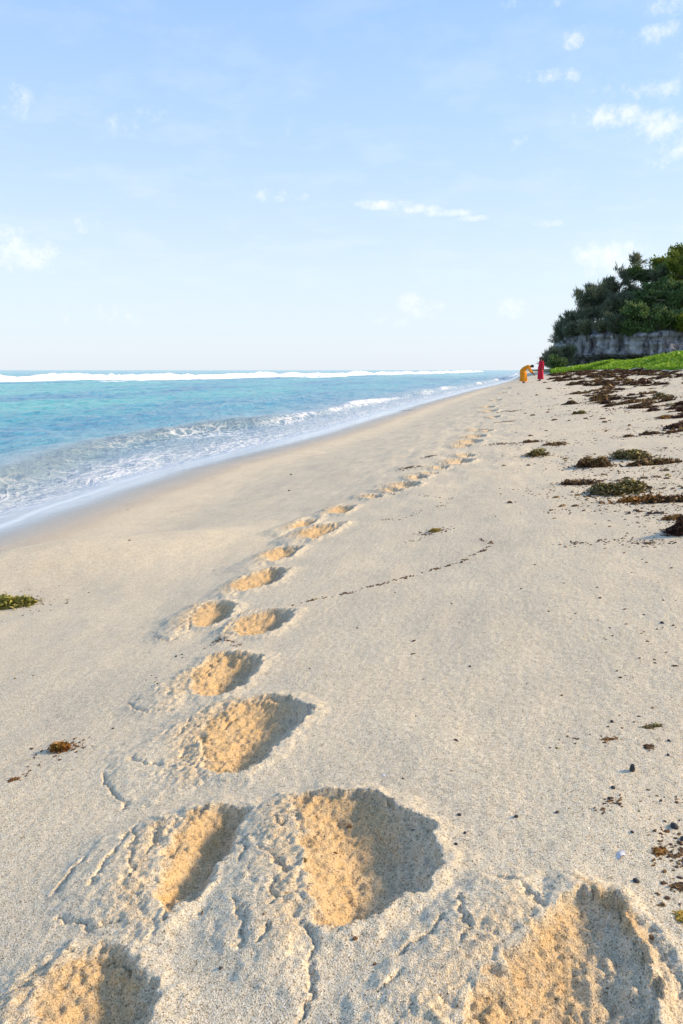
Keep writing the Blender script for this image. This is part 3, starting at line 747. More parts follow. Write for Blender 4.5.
# bright creeping ground cover on the bank
def build_grass():
    g = np.random.default_rng(55)
    n = 90000
    y = 24 + (100 - 24) * g.random(n) ** 1.5
    x = 7.3 + g.random(n) ** 1.3 * 13 + .5 * perlin(y * .12, y * 0 + 3.3, 5)
    keep = perlin(x * .35, y * .2, 500) + .75 - .8 * np.exp(-((x - 7.3) / .9) ** 2) + g.normal(0, .2, n) > 0.1
    x, y = x[keep], y[keep]
    y2 = g.uniform(86, 106, 16000); x2 = g.uniform(3.6, 9.5, 16000) + .02 * (y2 - 96)
    k2 = perlin(x2 * .5, y2 * .25, 505) + .12 + g.normal(0, .2, 16000) > 0
    x = np.concatenate([x, x2[k2]]); y = np.concatenate([y, y2[k2]]); n = len(x)
    z = base_z(x, y) + np.where(y > 86, .35 * g.random(n), 0) + g.uniform(.02, .22, n) * (1 + .8 * perlin(x * .8, y * .5, 501))
    D = g.normal(size=(n, 3)) * np.array([1, 1, .8]) + np.array([.0, -.1, .75])
    V, F = leaf_quads(np.stack([x, y, z], 1), D, .24, .13, g)
    tint = np.repeat(np.clip(.5 + .35 * perlin(x * .6, y * .3, 502) + g.normal(0, .15, n), 0, 1), 4)
    m = simple_mat('ground_cover_leaves', [(.0, (.09, .19, .015)), (.5, (.24, .42, .025)), (1, (.42, .58, .06))], .6, .5, attr='tint', transl=.35)
    o = link('ground_cover', mesh_np('ground_cover', V, F, False, {'tint': tint}), m)
    setp(o, 'bright green creeping plants covering the bank behind the beach', 'ground cover', kind='stuff')
build_grass()

# ------------------------------------------------------------------ seaweed
def weed_mesh(seed, n, lx, ly, h, fl=.05, fw=.012, lobes=3, spread=1.0):
    """a heap of crinkled fronds"""
    g = np.random.default_rng(seed)
    lc = np.stack([g.uniform(-.5, .5, lobes) * lx, g.uniform(-.35, .35, lobes) * ly], 1); lr = g.uniform(.35, .95, lobes); lh = g.uniform(.35, 1.5, lobes)
    li = g.integers(0, lobes, n)
    far_ = np.where(g.random((n, 1)) < .22, 1.75, 1.0)
    c = lc[li] + g.normal(size=(n, 2)) * np.array([lx, ly]) * .30 * lr[li][:, None] * spread * far_
    q = np.clip(1 - ((c - lc[li]) ** 2 / (np.array([lx, ly]) * lr[li][:, None]) ** 2).sum(1), 0, 1)
    z = h * lh[li] * q * g.uniform(.05, 1.0, n) + .004
    C = np.stack([c[:, 0], c[:, 1], z], 1)
    D = g.normal(size=(n, 3)) * np.array([1, 1, .55]) + np.array([0, 0, .35]) * q[:, None]
    D /= np.linalg.norm(D, axis=1, keepdims=True)
    r = g.normal(size=(n, 3)); S = np.cross(D, r); S /= np.linalg.norm(S, axis=1, keepdims=True); N = np.cross(S, D)
    L = fl * g.uniform(.5, 1.5, (n, 1)); W = fw * g.uniform(.5, 1.5, (n, 1)); B = L * g.uniform(-.35, .35, (n, 1))
    rows = []
    for t, wv in ((-.5, .35), (-.15, 1.0), (.2, .9), (.5, .15)):
        p = C + D * L * t + N * B * (1 - 4 * t * t) + S * 0
        wob = S * W * .5 * wv
        tw = N * W * g.uniform(-.4, .4, (n, 1))
        rows.append(p - wob + tw); rows.append(p + wob - tw)
    V = np.stack(rows, 1)
    V[:, :, 2] = np.maximum(V[:, :, 2], -.006)
    V = V.reshape(-1, 3)
    b = np.arange(n)[:, None] * 8
    F = np.concatenate([b + np.array([0, 1, 3, 2]), b + np.array([2, 3, 5, 4]), b + np.array([4, 5, 7, 6])])
    tint = np.repeat(np.clip(.25 + .5 * (z / max(h, .01)) * g.uniform(.3, 1.2, n) + g.normal(0, .13, n), 0, 1), 8)
    return mesh_np('seaweed', V, F, True, {'tint': tint})

def place(o, x, y, rz=0, sink=0.0, tilt=True):
    o.location = (x, y, ground(x, y) - sink)
    if tilt:
        q = Vector((0, 0, 1)).rotation_difference(ground_normal(x, y, .15))
        o.rotation_euler = (q.to_matrix().to_4x4() @ Matrix.Rotation(rz, 4, 'Z')).to_euler()
    else: o.rotation_euler = (0, 0, rz)

# the clumps one can tell apart: px, py, width px, depth factor, height m, material, fronds, label
NEAR = [
    (617, 491, 62, .62, .045, M_WEED_OLIVE, 900, 'olive-topped brown seaweed clump on the right sand, nearest of the big clumps with trailing fronds'),
    (668, 502, 60, .25, .018, M_WEED, 420, 'flat rusty seaweed trail running right from the olive-topped clump'),
    (641, 501, 62, .22, .012, M_WEED_ORANGE, 260, 'thin rust-coloured seaweed scatter under the olive-topped clump'),
    (594, 466, 38, .7, .055, M_WEED, 700, 'dark brown tufted seaweed clump at the left end of the long wrack line'),
    (634, 457, 42, .62, .05, M_WEED_OLIVE, 700, 'greenish brown heaped seaweed clump in the middle of the long wrack line'),
    (655, 464, 62, .22, .02, M_WEED, 420, 'long low brown seaweed strand stretching to the right edge of the photo'),
    (580, 484, 46, .30, .016, M_WEED, 260, 'thin brown seaweed streak left of the olive-topped clump'),
    (681, 533, 40, 1.1, .065, M_WEED_RED, 900, 'dark red-brown seaweed heap cut by the right edge of the photo'),
    (676, 519, 34, .4, .014, M_WEED_ORANGE, 220, 'rusty seaweed fringe just beyond the dark red-brown heap'),
    (649, 543, 22, .4, .006, M_WEED, 60, 'thin dark seaweed scraps left of the dark red-brown heap'),
    (539, 456, 27, .75, .04, M_WEED_OLIVE, 500, 'rounded olive-brown seaweed clump alone on pale sand near the footprints'),
    (556, 444, 34, .5, .012, M_WEED, 200, 'loose brown seaweed scatter behind the rounded olive-brown clump'),
    (531, 442, 20, .5, .03, M_WEED, 220, 'small dark seaweed clump left of the loose brown scatter'),
    (14, 606, 48, .42, .045, M_WEED_LIME, 700, 'yellow-green seaweed clump on the left edge near the sunny strip of sand'),
    (62, 749, 26, .6, .012, M_WEED_ORANGE, 260, 'small rusty orange seaweed tuft on smooth sand left of the footprints'),
    (16, 780, 14, .4, .006, M_WEED_ORANGE, 40, 'scrap of rusty seaweed left of and below the orange tuft'),
    (435, 531, 14, .9, .009, M_WEED_YELLOW, 160, 'little yellow seaweed tuft right of the footprint trail'),
    (682, 918, 13, 1.0, .010, M_WEED_YELLOW, 90, 'yellow-orange seaweed scrap at the right edge of the foreground'),
    (660, 855, 13, .8, .005, M_WEED_ORANGE, 90, 'rust-coloured seaweed scrap among dark pebbles at the right edge'),
    (676, 888, 18, .8, .004, M_WEED, 90, 'thin dark seaweed threads above the yellow-orange scrap'),
    (652, 727, 26, .4, .006, M_WEED_OLIVE, 70, 'short line of olive seaweed crumbs on the right foreground sand'),
    (651, 749, 18, .6, .006, M_WEED, 50, 'curled dark seaweed crumb below the olive crumbs'),
    (612, 739, 26, .3, .004, M_WEED_ORANGE, 36, 'faint rusty seaweed threads left of the olive crumbs'),
    (402, 411, 9, .5, .05, M_WEED, 60, 'dark scrap of seaweed lying right at the edge of the swash'),
    (408, 469, 12, .6, .03, M_WEED, 70, 'dark seaweed scrap beyond the double footprint'),
    (429, 457, 7, .8, .03, M_WEED, 50, 'tiny dark seaweed knot left of the far footprints'),
    (501, 444, 12, .5, .03, M_WEED, 70, 'dark seaweed scrap right of the far footprints'),
    (506, 422, 9, .7, .05, M_WEED, 60, 'dark seaweed knot between the far footprints and the wrack'),
    (511, 411, 8, .6, .05, M_WEED, 60, 'furthest dark seaweed knot on the clean sand below the people'),
    (628, 437, 16, .6, .02, M_WEED, 160, 'small brown seaweed clump beyond the greenish heaped clump'),
    (650, 434, 24, .45, .03, M_WEED, 240, 'flat dark seaweed clump left of the reddish patch of wrack'),
    (676, 428, 30, .5, .05, M_WEED_RED, 320, 'dark reddish seaweed heap at the right edge behind the long wrack line'),
    (665, 418, 24, .6, .03, M_WEED_ORANGE, 240, 'loose reddish patch of wrack by the right edge of the photo'),
    (667, 397, 24, 1.0, .12, M_WEED_OLIVE, 420, 'tallest brown-green seaweed heap in the wrack band'),
    (577, 414, 22, .5, .05, M_WEED_OLIVE, 240, 'olive seaweed mound at the lower left of the wrack band'),
    (573, 404, 24, .6, .07, M_WEED, 260, 'dark seaweed mound just above the olive mound'),
    (639, 408, 34, .5, .06, M_WEED, 300, 'broad dark seaweed mound left of the tallest heap'),
    (600, 403, 16, .5, .04, M_WEED, 160, 'small seaweed mound between the dark mound and the broad mound'),
    (652, 411, 20, .7, .05, M_WEED_RED, 200, 'reddish dark seaweed mound under the tallest heap'),
]
occupied = []
for i, (px, py, w, asp, h, mat, n, lab) in enumerate(NEAR):
    p = at(px, py); d = np.linalg.norm(p - np.array([0, 0, CAM_H])); W = w / F_PX * d
    ly = W * .5 * asp * (1.0 if d < 5 else 1.6)
    fl = min(max(.016, W * .12), .10); n = int(n * 1.9); h = h * (1.0 if d < 8 else .7)
    me = weed_mesh(900 + i, n, W * .5 / 1.15, ly, h, fl, fl * .24, lobes=3 if w < 25 else 7)
    if n <= 190:
        co_ = np.empty(len(me.vertices) * 3, np.float32); me.vertices.foreach_get('co', co_); co_[2::3] *= .35; me.vertices.foreach_set('co', co_); me.update()
    o = link('seaweed_clump' if n > 190 else 'seaweed_scrap', me, mat)
    setp(o, lab, 'seaweed', 'seaweed lying on the sand')
    place(o, p[0], p[1], YAW + random.uniform(-.15, .15), sink=.002)
    occupied.append((p[0], p[1], W * .5))

# the far wrack band: individual clumps, copies of a few heaps
kinds = []
for k in range(7):
    kinds.append(weed_mesh(1000 + k, 150 + 30 * k, .34 + .05 * (k % 3), .20 + .05 * (k % 2), .075 + .02 * (k % 4), .13, .035, lobes=5 + k % 3))
    kinds[-1].materials.append(M_WEED if k % 3 else M_WEED_RED)
g = np.random.default_rng(77)
cnt = 0; tries = 0
DENS = []
while cnt < 250 and tries < 60000:
    tries += 1
    px = g.uniform(548, 690); py = 371.5 + 62 * g.random() ** 1.9
    left = np.interp(py, [371, 376, 384, 395, 410, 433], [546, 552, 556, 563, 590, 640])
    if px < left: continue
    p = at(px, py)
    if not (1.5 < p[0] < 8.2) or p[1] > 88 or p[1] < 7: continue
    if perlin(p[0] * .75 + 3, p[1] * .22, 88) + .30 * perlin(p[0] * 1.6, p[1] * .6, 89) < np.interp(p[0], [1.5, 3, 5, 7], [.12, .0, -.12, -.32]): continue
    sc = np.interp(p[1], [7, 15, 30, 60], [.30, .50, .85, 1.15]) * g.uniform(.55, 1.25)
    if any((p[0] - a) ** 2 + ((p[1] - b) / 2.0) ** 2 < (c * .7 + sc * .22) ** 2 for a, b, c in occupied): continue
    far = 'far' if p[1] > 25 else 'near'
    o = bpy.data.objects.new('seaweed_clump', kinds[int(g.integers(0, 7))]); COL.objects.link(o)
    o.scale = (sc * g.uniform(.8, 1.5), sc * g.uniform(.7, 1.1), sc * g.uniform(.6, 1.1))
    place(o, p[0], p[1], YAW + g.normal(0, .35), sink=.01)
    setp(o, 'dark brown seaweed clump among the many in the far wrack band below the grass' if far == 'far' else 'smaller brown seaweed clump strewn on the pale sand at the front of the wrack band', 'seaweed',
         'seaweed clumps in the far wrack band' if far == 'far' else 'seaweed clumps at the front of the wrack band')
    occupied.append((p[0], p[1], sc * .4)); cnt += 1
print('wrack clumps', cnt, tries)

# crumbs of dry seaweed sprinkled over the sand (nobody could count them)
def build_crumbs():
    g = np.random.default_rng(99)
    P = []
    def line(pts, n, jit, size):
        W = np.array([at(*p)[:2] for p in pts]); seg = np.hypot(*np.diff(W, axis=0).T); L = np.concatenate([[0], np.cumsum(seg)])
        s = g.random(n) * L[-1]; s = s[perlin(s * 6, s * 0 + n, 177) + g.normal(0, .2, n) > -.12]; n = len(s); size = size * .95; s = s + .03 * np.sin(s * 40)
        x = np.interp(s, L, W[:, 0]) + g.normal(0, jit, n); y = np.interp(s, L, W[:, 1]) + g.normal(0, jit, n)
        P.extend(zip(x, y, g.uniform(.5, 1.4, n) * size))
    line([(292, 606), (330, 598), (355, 592), (400, 578), (430, 568), (462, 560), (484, 549), (492, 542), (480, 538)], 260, .007, .0075)
    line([(375, 520), (400, 519), (420, 512), (440, 508), (452, 497)], 90, .02, .006)
    line([(395, 544), (415, 540), (437, 532)], 30, .012, .006)
    line([(378, 493), (400, 494), (440, 497)], 40, .012, .006)
    line([(650, 722), (590, 735), (560, 742)], 24, .015, .004)
    line([(575, 812), (605, 812), (625, 800), (650, 802), (683, 800)], 60, .010, .004)
    line([(606, 640), (640, 632), (683, 628)], 26, .03, .0055)
    line([(560, 545), (600, 541), (660, 538)], 90, .03, .007)
    line([(655, 830), (683, 850), (668, 890), (683, 910)], 160, .018, .0045)
    line([(205, 650), (222, 640), (240, 645), (228, 650)], 60, .012, .005)
    line([(150, 690), (170, 660), (200, 648)], 16, .02, .005)
    line([(0, 790), (30, 770), (70, 748)], 16, .012, .004)
    for _ in range(1500):                                    # loose scatter, thicker towards the wrack
        px = g.uniform(-20, 700); py = 420 + 560 * g.random() ** 1.3
        wgt = .03 + .9 * max(0, (px - 380) / 300) ** 2 * max(0, 1 - abs(py - 510) / 330)
        if g.random() > wgt: continue
        p = at(px, py); P.append((p[0], p[1], g.uniform(.4, 1.3) * (.0036 + .0012 * p[1])))
    for _ in range(6500):
        px = g.uniform(470, 690); py = 378 + 150 * g.random() ** 1.2
        lft = np.interp(py, [378, 400, 440, 508], [552, 575, 560, 590])
        if g.random() > np.exp((px - lft) / 28): continue
        p = at(px, py)
        nz = perlin(p[0] * .9, p[1] * 1.1, 188) + .5 * perlin(p[0] * 3.1, p[1] * 2.3, 189)
        if nz < -.08 + .3 * g.random(): continue
        P.append((p[0], p[1], min(g.pareto(2.0) * .4 + .5, 3.2) * (.0036 + .0011 * p[1])))
    for (a_, b_, c_) in occupied[:len(NEAR)]:                # bits shed round the bigger clumps
        if c_ < .035 or b_ > 25: continue
        for _ in range(70):
            P.append((a_ + g.normal(0, 1) * c_ * 1.3, b_ + g.normal(0, 1) * c_ * .9, g.uniform(.4, 1.3) * (.0034 + .0010 * b_)))
    P = np.array(P); n = len(P)
    z = np.array([ground(a, b) for a, b, _ in P]) + P[:, 2] * .25
    C = np.stack([P[:, 0], P[:, 1], z], 1); s = P[:, 2:3]
    k = 7; a = np.linspace(0, 2 * math.pi, k, endpoint=False)
    rot = g.uniform(0, 2 * math.pi, (n, 1)); asp = g.uniform(.3, 1, (n, 1))
    ringx = np.cos(a)[None] * s; ringy = np.sin(a)[None] * s * asp
    ringx *= g.uniform(.6, 1.3, (n, k)); ringy *= g.uniform(.6, 1.3, (n, k))
    rx = ringx * np.cos(rot) - ringy * np.sin(rot); ry = ringx * np.sin(rot) + ringy * np.cos(rot)
    low = np.stack([C[:, :1] + rx, C[:, 1:2] + ry, C[:, 2:] - s * .4 + 0 * rx], -1)
    topp = np.stack([C[:, :1] + rx * .6, C[:, 1:2] + ry * .6, C[:, 2:] + s * .12 * g.uniform(-.6, 1.6, (n, k))], -1)
    V = np.concatenate([low, topp], 1).reshape(-1, 3)
    b = np.arange(n)[:, None] * 2 * k
    F = []
    for i in range(k):
        j = (i + 1) % k; F.append(b + np.array([i, j, k + j, k + i]))
    for i in range(1, k - 2, 2): F.append(b + np.array([k, k + i, k + i + 1, k + i + 2]))
    me = mesh_np('seaweed_crumbs', V, np.concatenate(F), False, {'tint': np.repeat(np.clip(g.normal(.32, .22, n), 0, 1), 2 * k)})
    setp(link('seaweed_crumbs', me, M_WEED), 'crumbs of dry brown seaweed sprinkled over the sand in lines', 'seaweed crumbs', kind='stuff')
build_crumbs()

# ------------------------------------------------------------------ pebbles and shells
def pebble_mesh(seed, r, el=(1, .7, .55)):
    g = np.random.default_rng(seed)
    bm = bmesh.new(); bmesh.ops.create_icosphere(bm, subdivisions=3, radius=1)
    off = g.uniform(0, 50, 3)
    for v in bm.verts:
        c = v.co
        f = 1 + .28 * float(perlin(np.array([c.x * 1.1 + off[0]]), np.array([c.y * 1.1 + c.z + off[1]]), seed)[0]) + .12 * float(perlin(np.array([c.x * 2.7 + off[2]]), np.array([c.z * 2.7 + c.y]), seed + 1)[0])
        v.co = Vector((c.x * el[0], c.y * el[1], c.z * el[2])) * r * f
    me = bpy.data.meshes.new('pebble'); bm.to_mesh(me); bm.free()
    me.polygons.foreach_set('use_smooth', [True] * len(me.polygons)); return me
PEB = [(632, 773, 5.5, (.75, .7, 1.25), 'upright dark grey pebble casting a long shadow, largest on the right foreground sand'),
       (613, 791, 4.5, (1, .7, .4), 'flat dark pebble just below the upright one'),
       (609, 803, 3.0, (.8, .8, .8), 'tiny dark pebble below the flat dark pebble'),
       (612, 722, 3.0, (1, .8, .7), 'lone small dark pebble above the upright pebble'),
       (674, 830, 6.5, (1, .8, .6), 'round dark pebble at the right edge among rusty scraps'),
       (683, 842, 5.0, (1, .8, .6), 'dark pebble cut by the right edge below the round one'),
       (668, 757, 3.2, (1, .7, .5), 'small flat dark pebble right of the upright pebble'),
       (669, 742, 3.2, (1, .7, .5), 'small dark pebble beside the olive seaweed crumbs'),
       (636, 884, 4.5, (1, .8, .6), 'dark pebble above the rim of the lower right footprint'),
       (632, 837, 2.6, (1, .8, .6), 'tiny dark pebble between the white shell and the flat pebble'),
       (557, 815, 4.0, (1, .6, .4), 'flat bluish-dark pebble right of the deepest footprint'),
       (459, 818, 3.0, (1, .9, .7), 'small black pebble nearest the rim of the deepest footprint'),
       (516, 820, 3.2, (1, .9, .7), 'small black pebble midway between the deepest footprint and the flat bluish pebble'),
       (465, 836, 2.4, (1, .9, .7), 'tiny black pebble at the corner of the deepest footprint'),
       (456, 848, 2.6, (1, .9, .7), 'tiny black pebble below the corner of the deepest footprint'),
       (561, 976, 0, (1, 1, 1), ''), (221, 975, 3.0, (1, .8, .5), 'black pebble on the smooth sand between the lower left footprints'),
       (176, 657, 2.4, (1, .8, .6), 'dark pebble left of the middle footprints'), (113, 728, 2.2, (1, .8, .6), 'dark speck of stone between the orange tuft and the mounds'),
       (291, 475, 2.6, (1, .6, .5), 'dark stone on the smooth lower sand, further of a pair'), (289, 491, 2.2, (1, .6, .6), 'dark stone on the smooth lower sand, nearer of a pair'),
       (470, 665, 3.0, (1, .6, .5), 'lone brown-black pebble in the middle of the bare sand'), (403, 780, 2.0, (1, .8, .6), 'tiny dark pebble above the deepest footprint'),
       (600, 600, 3.2, (1, .6, .4), 'flat dark pebble on the bare sand below the red-brown heap'), (662, 624, 3.4, (1, .7, .5), 'reddish dark pebble near the right edge of the bare sand'),
       (545, 775, 0, (1, 1, 1), ''), (521, 590, 2.0, (1, .7, .5), 'tiny dark pebble on the bare sand below the seaweed trail')]
for i, (px, py, r, el, lab) in enumerate(PEB):
    if not r: continue
    p = at(px, py); d = np.linalg.norm(p - np.array([0, 0, CAM_H])); rad = r * .60 / F_PX * d
    o = link('pebble', pebble_mesh(600 + i, rad, el), M_STONE); setp(o, lab, 'pebble', 'dark pebbles on the sand')
    place(o, p[0], p[1], random.uniform(0, 3), sink=-rad * el[2] * .55, tilt=False)
def shell_mesh(r):
    # ribbed fan-shaped half shell
    nu, nv = 25, 9; V = []
    for j in range(nv):
        t = j / (nv - 1)
        for i in range(nu):
            a = (i / (nu - 1) - .5) * 2.3; rr = r * t * (1 + .03 * math.cos(i * math.pi))
            V.append((rr * math.sin(a), rr * math.cos(a) - r * .45, .32 * r * math.sin(math.pi * min(t * .85 + .1, 1)) + .02 * r * math.cos(i * math.pi) * t))
    F = grid_faces(nu, nv); V = np.array(V); n = len(V)
    V2 = V.copy(); V2[:, 2] -= .05 * r
    return mesh_np('shell', np.concatenate([V, V2]), np.concatenate([F[:, ::-1], F + n]))
for px, py, r, lab in [(621, 858, 8, 'white shell fragment on the right foreground sand'), (384, 776, 5, 'white shell fragment above the deepest footprint')]:
    p = at(px, py); d = np.linalg.norm(p - np.array([0, 0, CAM_H]))
    o = link('shell', shell_mesh(r / F_PX * d), M_SHELL); setp(o, lab, 'shell', 'white shells on the sand'); place(o, p[0], p[1], 1.2, sink=.002)

# ------------------------------------------------------------------ people
M_SKIN = simple_mat('skin', [(.3, (.10, .05, .03)), (.7, (.16, .085, .05))], 6, .55)
M_HAIR = simple_mat('dark_hair', [(.3, (.010, .009, .010)), (.7, (.03, .026, .028))], 30, .6)
M_RED = simple_mat('red_cloth', [(.3, (.42, .008, .03)), (.7, (.62, .02, .06))], 4, .8)
M_ORANGE = simple_mat('orange_cloth', [(.3, (.62, .20, .008)), (.7, (.85, .36, .02))], 4, .8)

def skin_body(name, joints, edges, root):
    me = bpy.data.meshes.new(name + '_skel'); bm = bmesh.new(); vs = {}
    lay = bm.verts.layers.skin.verify()
    for k, (p, r) in joints.items():
        v = bm.verts.new(p); v[lay].radius = (r, r) if not isinstance(r, tuple) else r; vs[k] = v
        v[lay].use_root = (k == root)
    for a, b in edges: bm.edges.new((vs[a], vs[b]))
    bm.to_mesh(me); bm.free()
    o = bpy.data.objects.new(name, me); COL.objects.link(o)
    sk = o.modifiers.new('s', 'SKIN'); sk.use_smooth_shade = True
    sb = o.modifiers.new('b', 'SUBSURF'); sb.levels = 2; sb.render_levels = 2
    dg = bpy.context.evaluated_depsgraph_get(); ev = o.evaluated_get(dg)
    out = bpy.data.meshes.new_from_object(ev, depsgraph=dg)
    bpy.data.objects.remove(o); bpy.data.meshes.remove(me)
    out.polygons.foreach_set('use_smooth', [True] * len(out.polygons))
    return out

def add_hand(J, E, wrist, key, dirv, side):
    """palm, four fingers and a thumb leaving the wrist joint; dirv = finger direction, side = thumb side"""
    w = Vector(J[wrist][0]); d = Vector(dirv).normalized(); s = Vector(side).normalized(); n = d.cross(s)
    J[key + 'palm'] = (w + d * .055, (.036, .016)); E.append((wrist, key + 'palm'))
    for i, (o, ln) in enumerate([(.028, .070), (.010, .080), (-.009, .074), (-.027, .058)]):
        a = w + d * .085 + s * o; b = a + d * ln * .5 + n * .008; c = a + d * ln * .9 + n * .028
        J[f'{key}{i}a'] = (a, .010); J[f'{key}{i}b'] = (b, .0085); J[f'{key}{i}c'] = (c, .007)
        E += [(key + 'palm', f'{key}{i}a'), (f'{key}{i}a', f'{key}{i}b'), (f'{key}{i}b', f'{key}{i}c')]
    a = w + d * .035 + s * .038; b = a + (d * .7 + s * .5) * .035; c = b + d * .026
    for q, (pp, rr) in enumerate(((a, .012), (b, .010), (c, .008))): J[f'{key}t{q}'] = (pp, rr)
    E += [(wrist, key + 't0'), (key + 't0', key + 't1'), (key + 't1', key + 't2')]

def loft(path, rings, n=28, folds=0.0, fcount=9, seed=0, axis_x=(1, 0, 0)):
    V = []; m = len(path)
    P = [Vector(p) for p in path]
    for i in range(m):
        t = (P[min(i + 1, m - 1)] - P[max(i - 1, 0)]).normalized()
        ax = Vector(axis_x); a = (ax - t * ax.dot(t)).normalized(); b = t.cross(a)
        ra, rb = rings[i]; f = folds * (i / (m - 1)) ** 1.5
        for k in range(n):
            an = 2 * math.pi * k / n; w = 1 + f * math.sin(an * fcount + seed + i * .25) + f * .6 * math.sin(an * (fcount // 2) + 2 * seed)
            V.append(P[i] + a * math.cos(an) * ra * w + b * math.sin(an) * rb * w)
    V = np.array([tuple(v) for v in V]); F = []
    for i in range(m - 1):
        for k in range(n): F.append((i * n + k, i * n + (k + 1) % n, (i + 1) * n + (k + 1) % n, (i + 1) * n + k))
    return V, np.array(F)

def head_features(c, fwd, up, r):
    """eyes as small dark beads with pale rims are too small to see; nose, brow, ears and hair cap are shaped"""
    return None

def ellip(c, rx, ry, rz, rot, seg=20, rings=14, cut=None):
    bm = bmesh.new(); bmesh.ops.create_uvsphere(bm, u_segments=seg, v_segments=rings, radius=1)
    if cut is not None:
        bmesh.ops.delete(bm, geom=[v for v in bm.verts if cut(v.co)], context='VERTS')
    for v in bm.verts: v.co = rot @ Vector((v.co.x * rx, v.co.y * ry, v.co.z * rz)) + Vector(c)
    me = bpy.data.meshes.new('e'); bm.to_mesh(me); bm.free()
    me.polygons.foreach_set('use_smooth', [True] * len(me.polygons)); return me

def person_red(loc, rz):
    root = empty('person', loc); root.rotation_euler = (0, 0, rz)
    setp(root, 'person standing upright in a long red dress, facing the one bending beside them', 'person', 'people on the beach')
    # faces -Y locally; x to the person's left
    J = {'pelvis': ((0, 0, .90), (.13, .10)), 'waist': ((0, .0, 1.05), (.115, .09)), 'chest': ((0, .01, 1.24), (.14, .105)), 'neckb': ((0, .015, 1.36), .065), 'neck': ((0, .0, 1.42), .048),
         'chin': ((0, -.022, 1.475), (.052, .058)), 'head': ((0, -.005, 1.535), (.072, .088)), 'crown': ((0, .012, 1.60), (.060, .07))}
    E = [('pelvis', 'waist'), ('waist', 'chest'), ('chest', 'neckb'), ('neckb', 'neck'), ('neck', 'chin'), ('chin', 'head'), ('head', 'crown')]
    J['nose'] = ((0, -.108, 1.515), .011); E.append(('head', 'nose'))
    for s, q in ((1, 'l'), (-1, 'r')):
        J['ear' + q] = ((s * .083, .01, 1.525), .012); E.append(('head', 'ear' + q))
        J['hip' + q] = ((s * .085, 0, .84), .085); J['knee' + q] = ((s * .085, -.015, .46), .055); J['ank' + q] = ((s * .085, .02, .08), .036); J['ball' + q] = ((s * .09, -.09, .03), (.036, .022)); J['toe' + q] = ((s * .092, -.15, .022), (.032, .016))
        E += [('pelvis', 'hip' + q), ('hip' + q, 'knee' + q), ('knee' + q, 'ank' + q), ('ank' + q, 'ball' + q), ('ball' + q, 'toe' + q)]
        J['sh' + q] = ((s * .175, .015, 1.31), .052); J['el' + q] = ((s * .215, .03, 1.05), .040); J['wr' + q] = ((s * .20, -.06, .83), .028)
        E += [('chest', 'sh' + q), ('sh' + q, 'el' + q), ('el' + q, 'wr' + q)]
        add_hand(J, E, 'wr' + q, 'h' + q, (0, -.25, -1), (0, -1, .2))
    link('body', skin_body('body', J, E, 'pelvis'), M_SKIN, root)
    V, F = loft([(0, .01, 1.375), (0, .01, 1.33), (0, .01, 1.24), (0, 0, 1.12), (0, 0, 1.04), (0, 0, .92), (0, .01, .75), (0, .02, .5), (0, .03, .28), (0, .035, .13)],
                [(.10, .075), (.185, .10), (.175, .13), (.15, .115), (.145, .115), (.185, .15), (.20, .165), (.21, .18), (.225, .195), (.24, .21)], folds=.09, seed=1)
    parts = [(V, F)]
    for s in (1, -1):
        parts.append(loft([(s * .15, .015, 1.335), (s * .185, .018, 1.27), (s * .215, .028, 1.10), (s * .222, .02, 1.02), (s * .212, -.03, .90)], [(.06, .065), (.068, .07), (.06, .062), (.06, .062), (.062, .065)], 16, .05, 5, 2, (0, 1, 0)))
    V, F = merge(parts); link('dress', mesh_np('dress', V, F), M_RED, root)
    V, F = loft([(0, .10, 1.36), (.06, .13, 1.2), (.1, .15, 1.0), (.12, .16, .78)], [(.17, .03), (.14, .035), (.10, .03), (.07, .02)], 20, .1, 7, 3)
    link('shawl', mesh_np('shawl', V, F), M_RED, root)
    link('hair', ellip((0, .02, 1.555), .089, .107, .098, Matrix.Rotation(R(18), 3, 'X'), cut=lambda c: c.z < -.35 or (c.y < -.55 and c.z < .35)), M_HAIR, root)
    link('hair_bun', ellip((0, .13, 1.52), .045, .04, .045, Matrix.Identity(3)), M_HAIR, root)
    return root

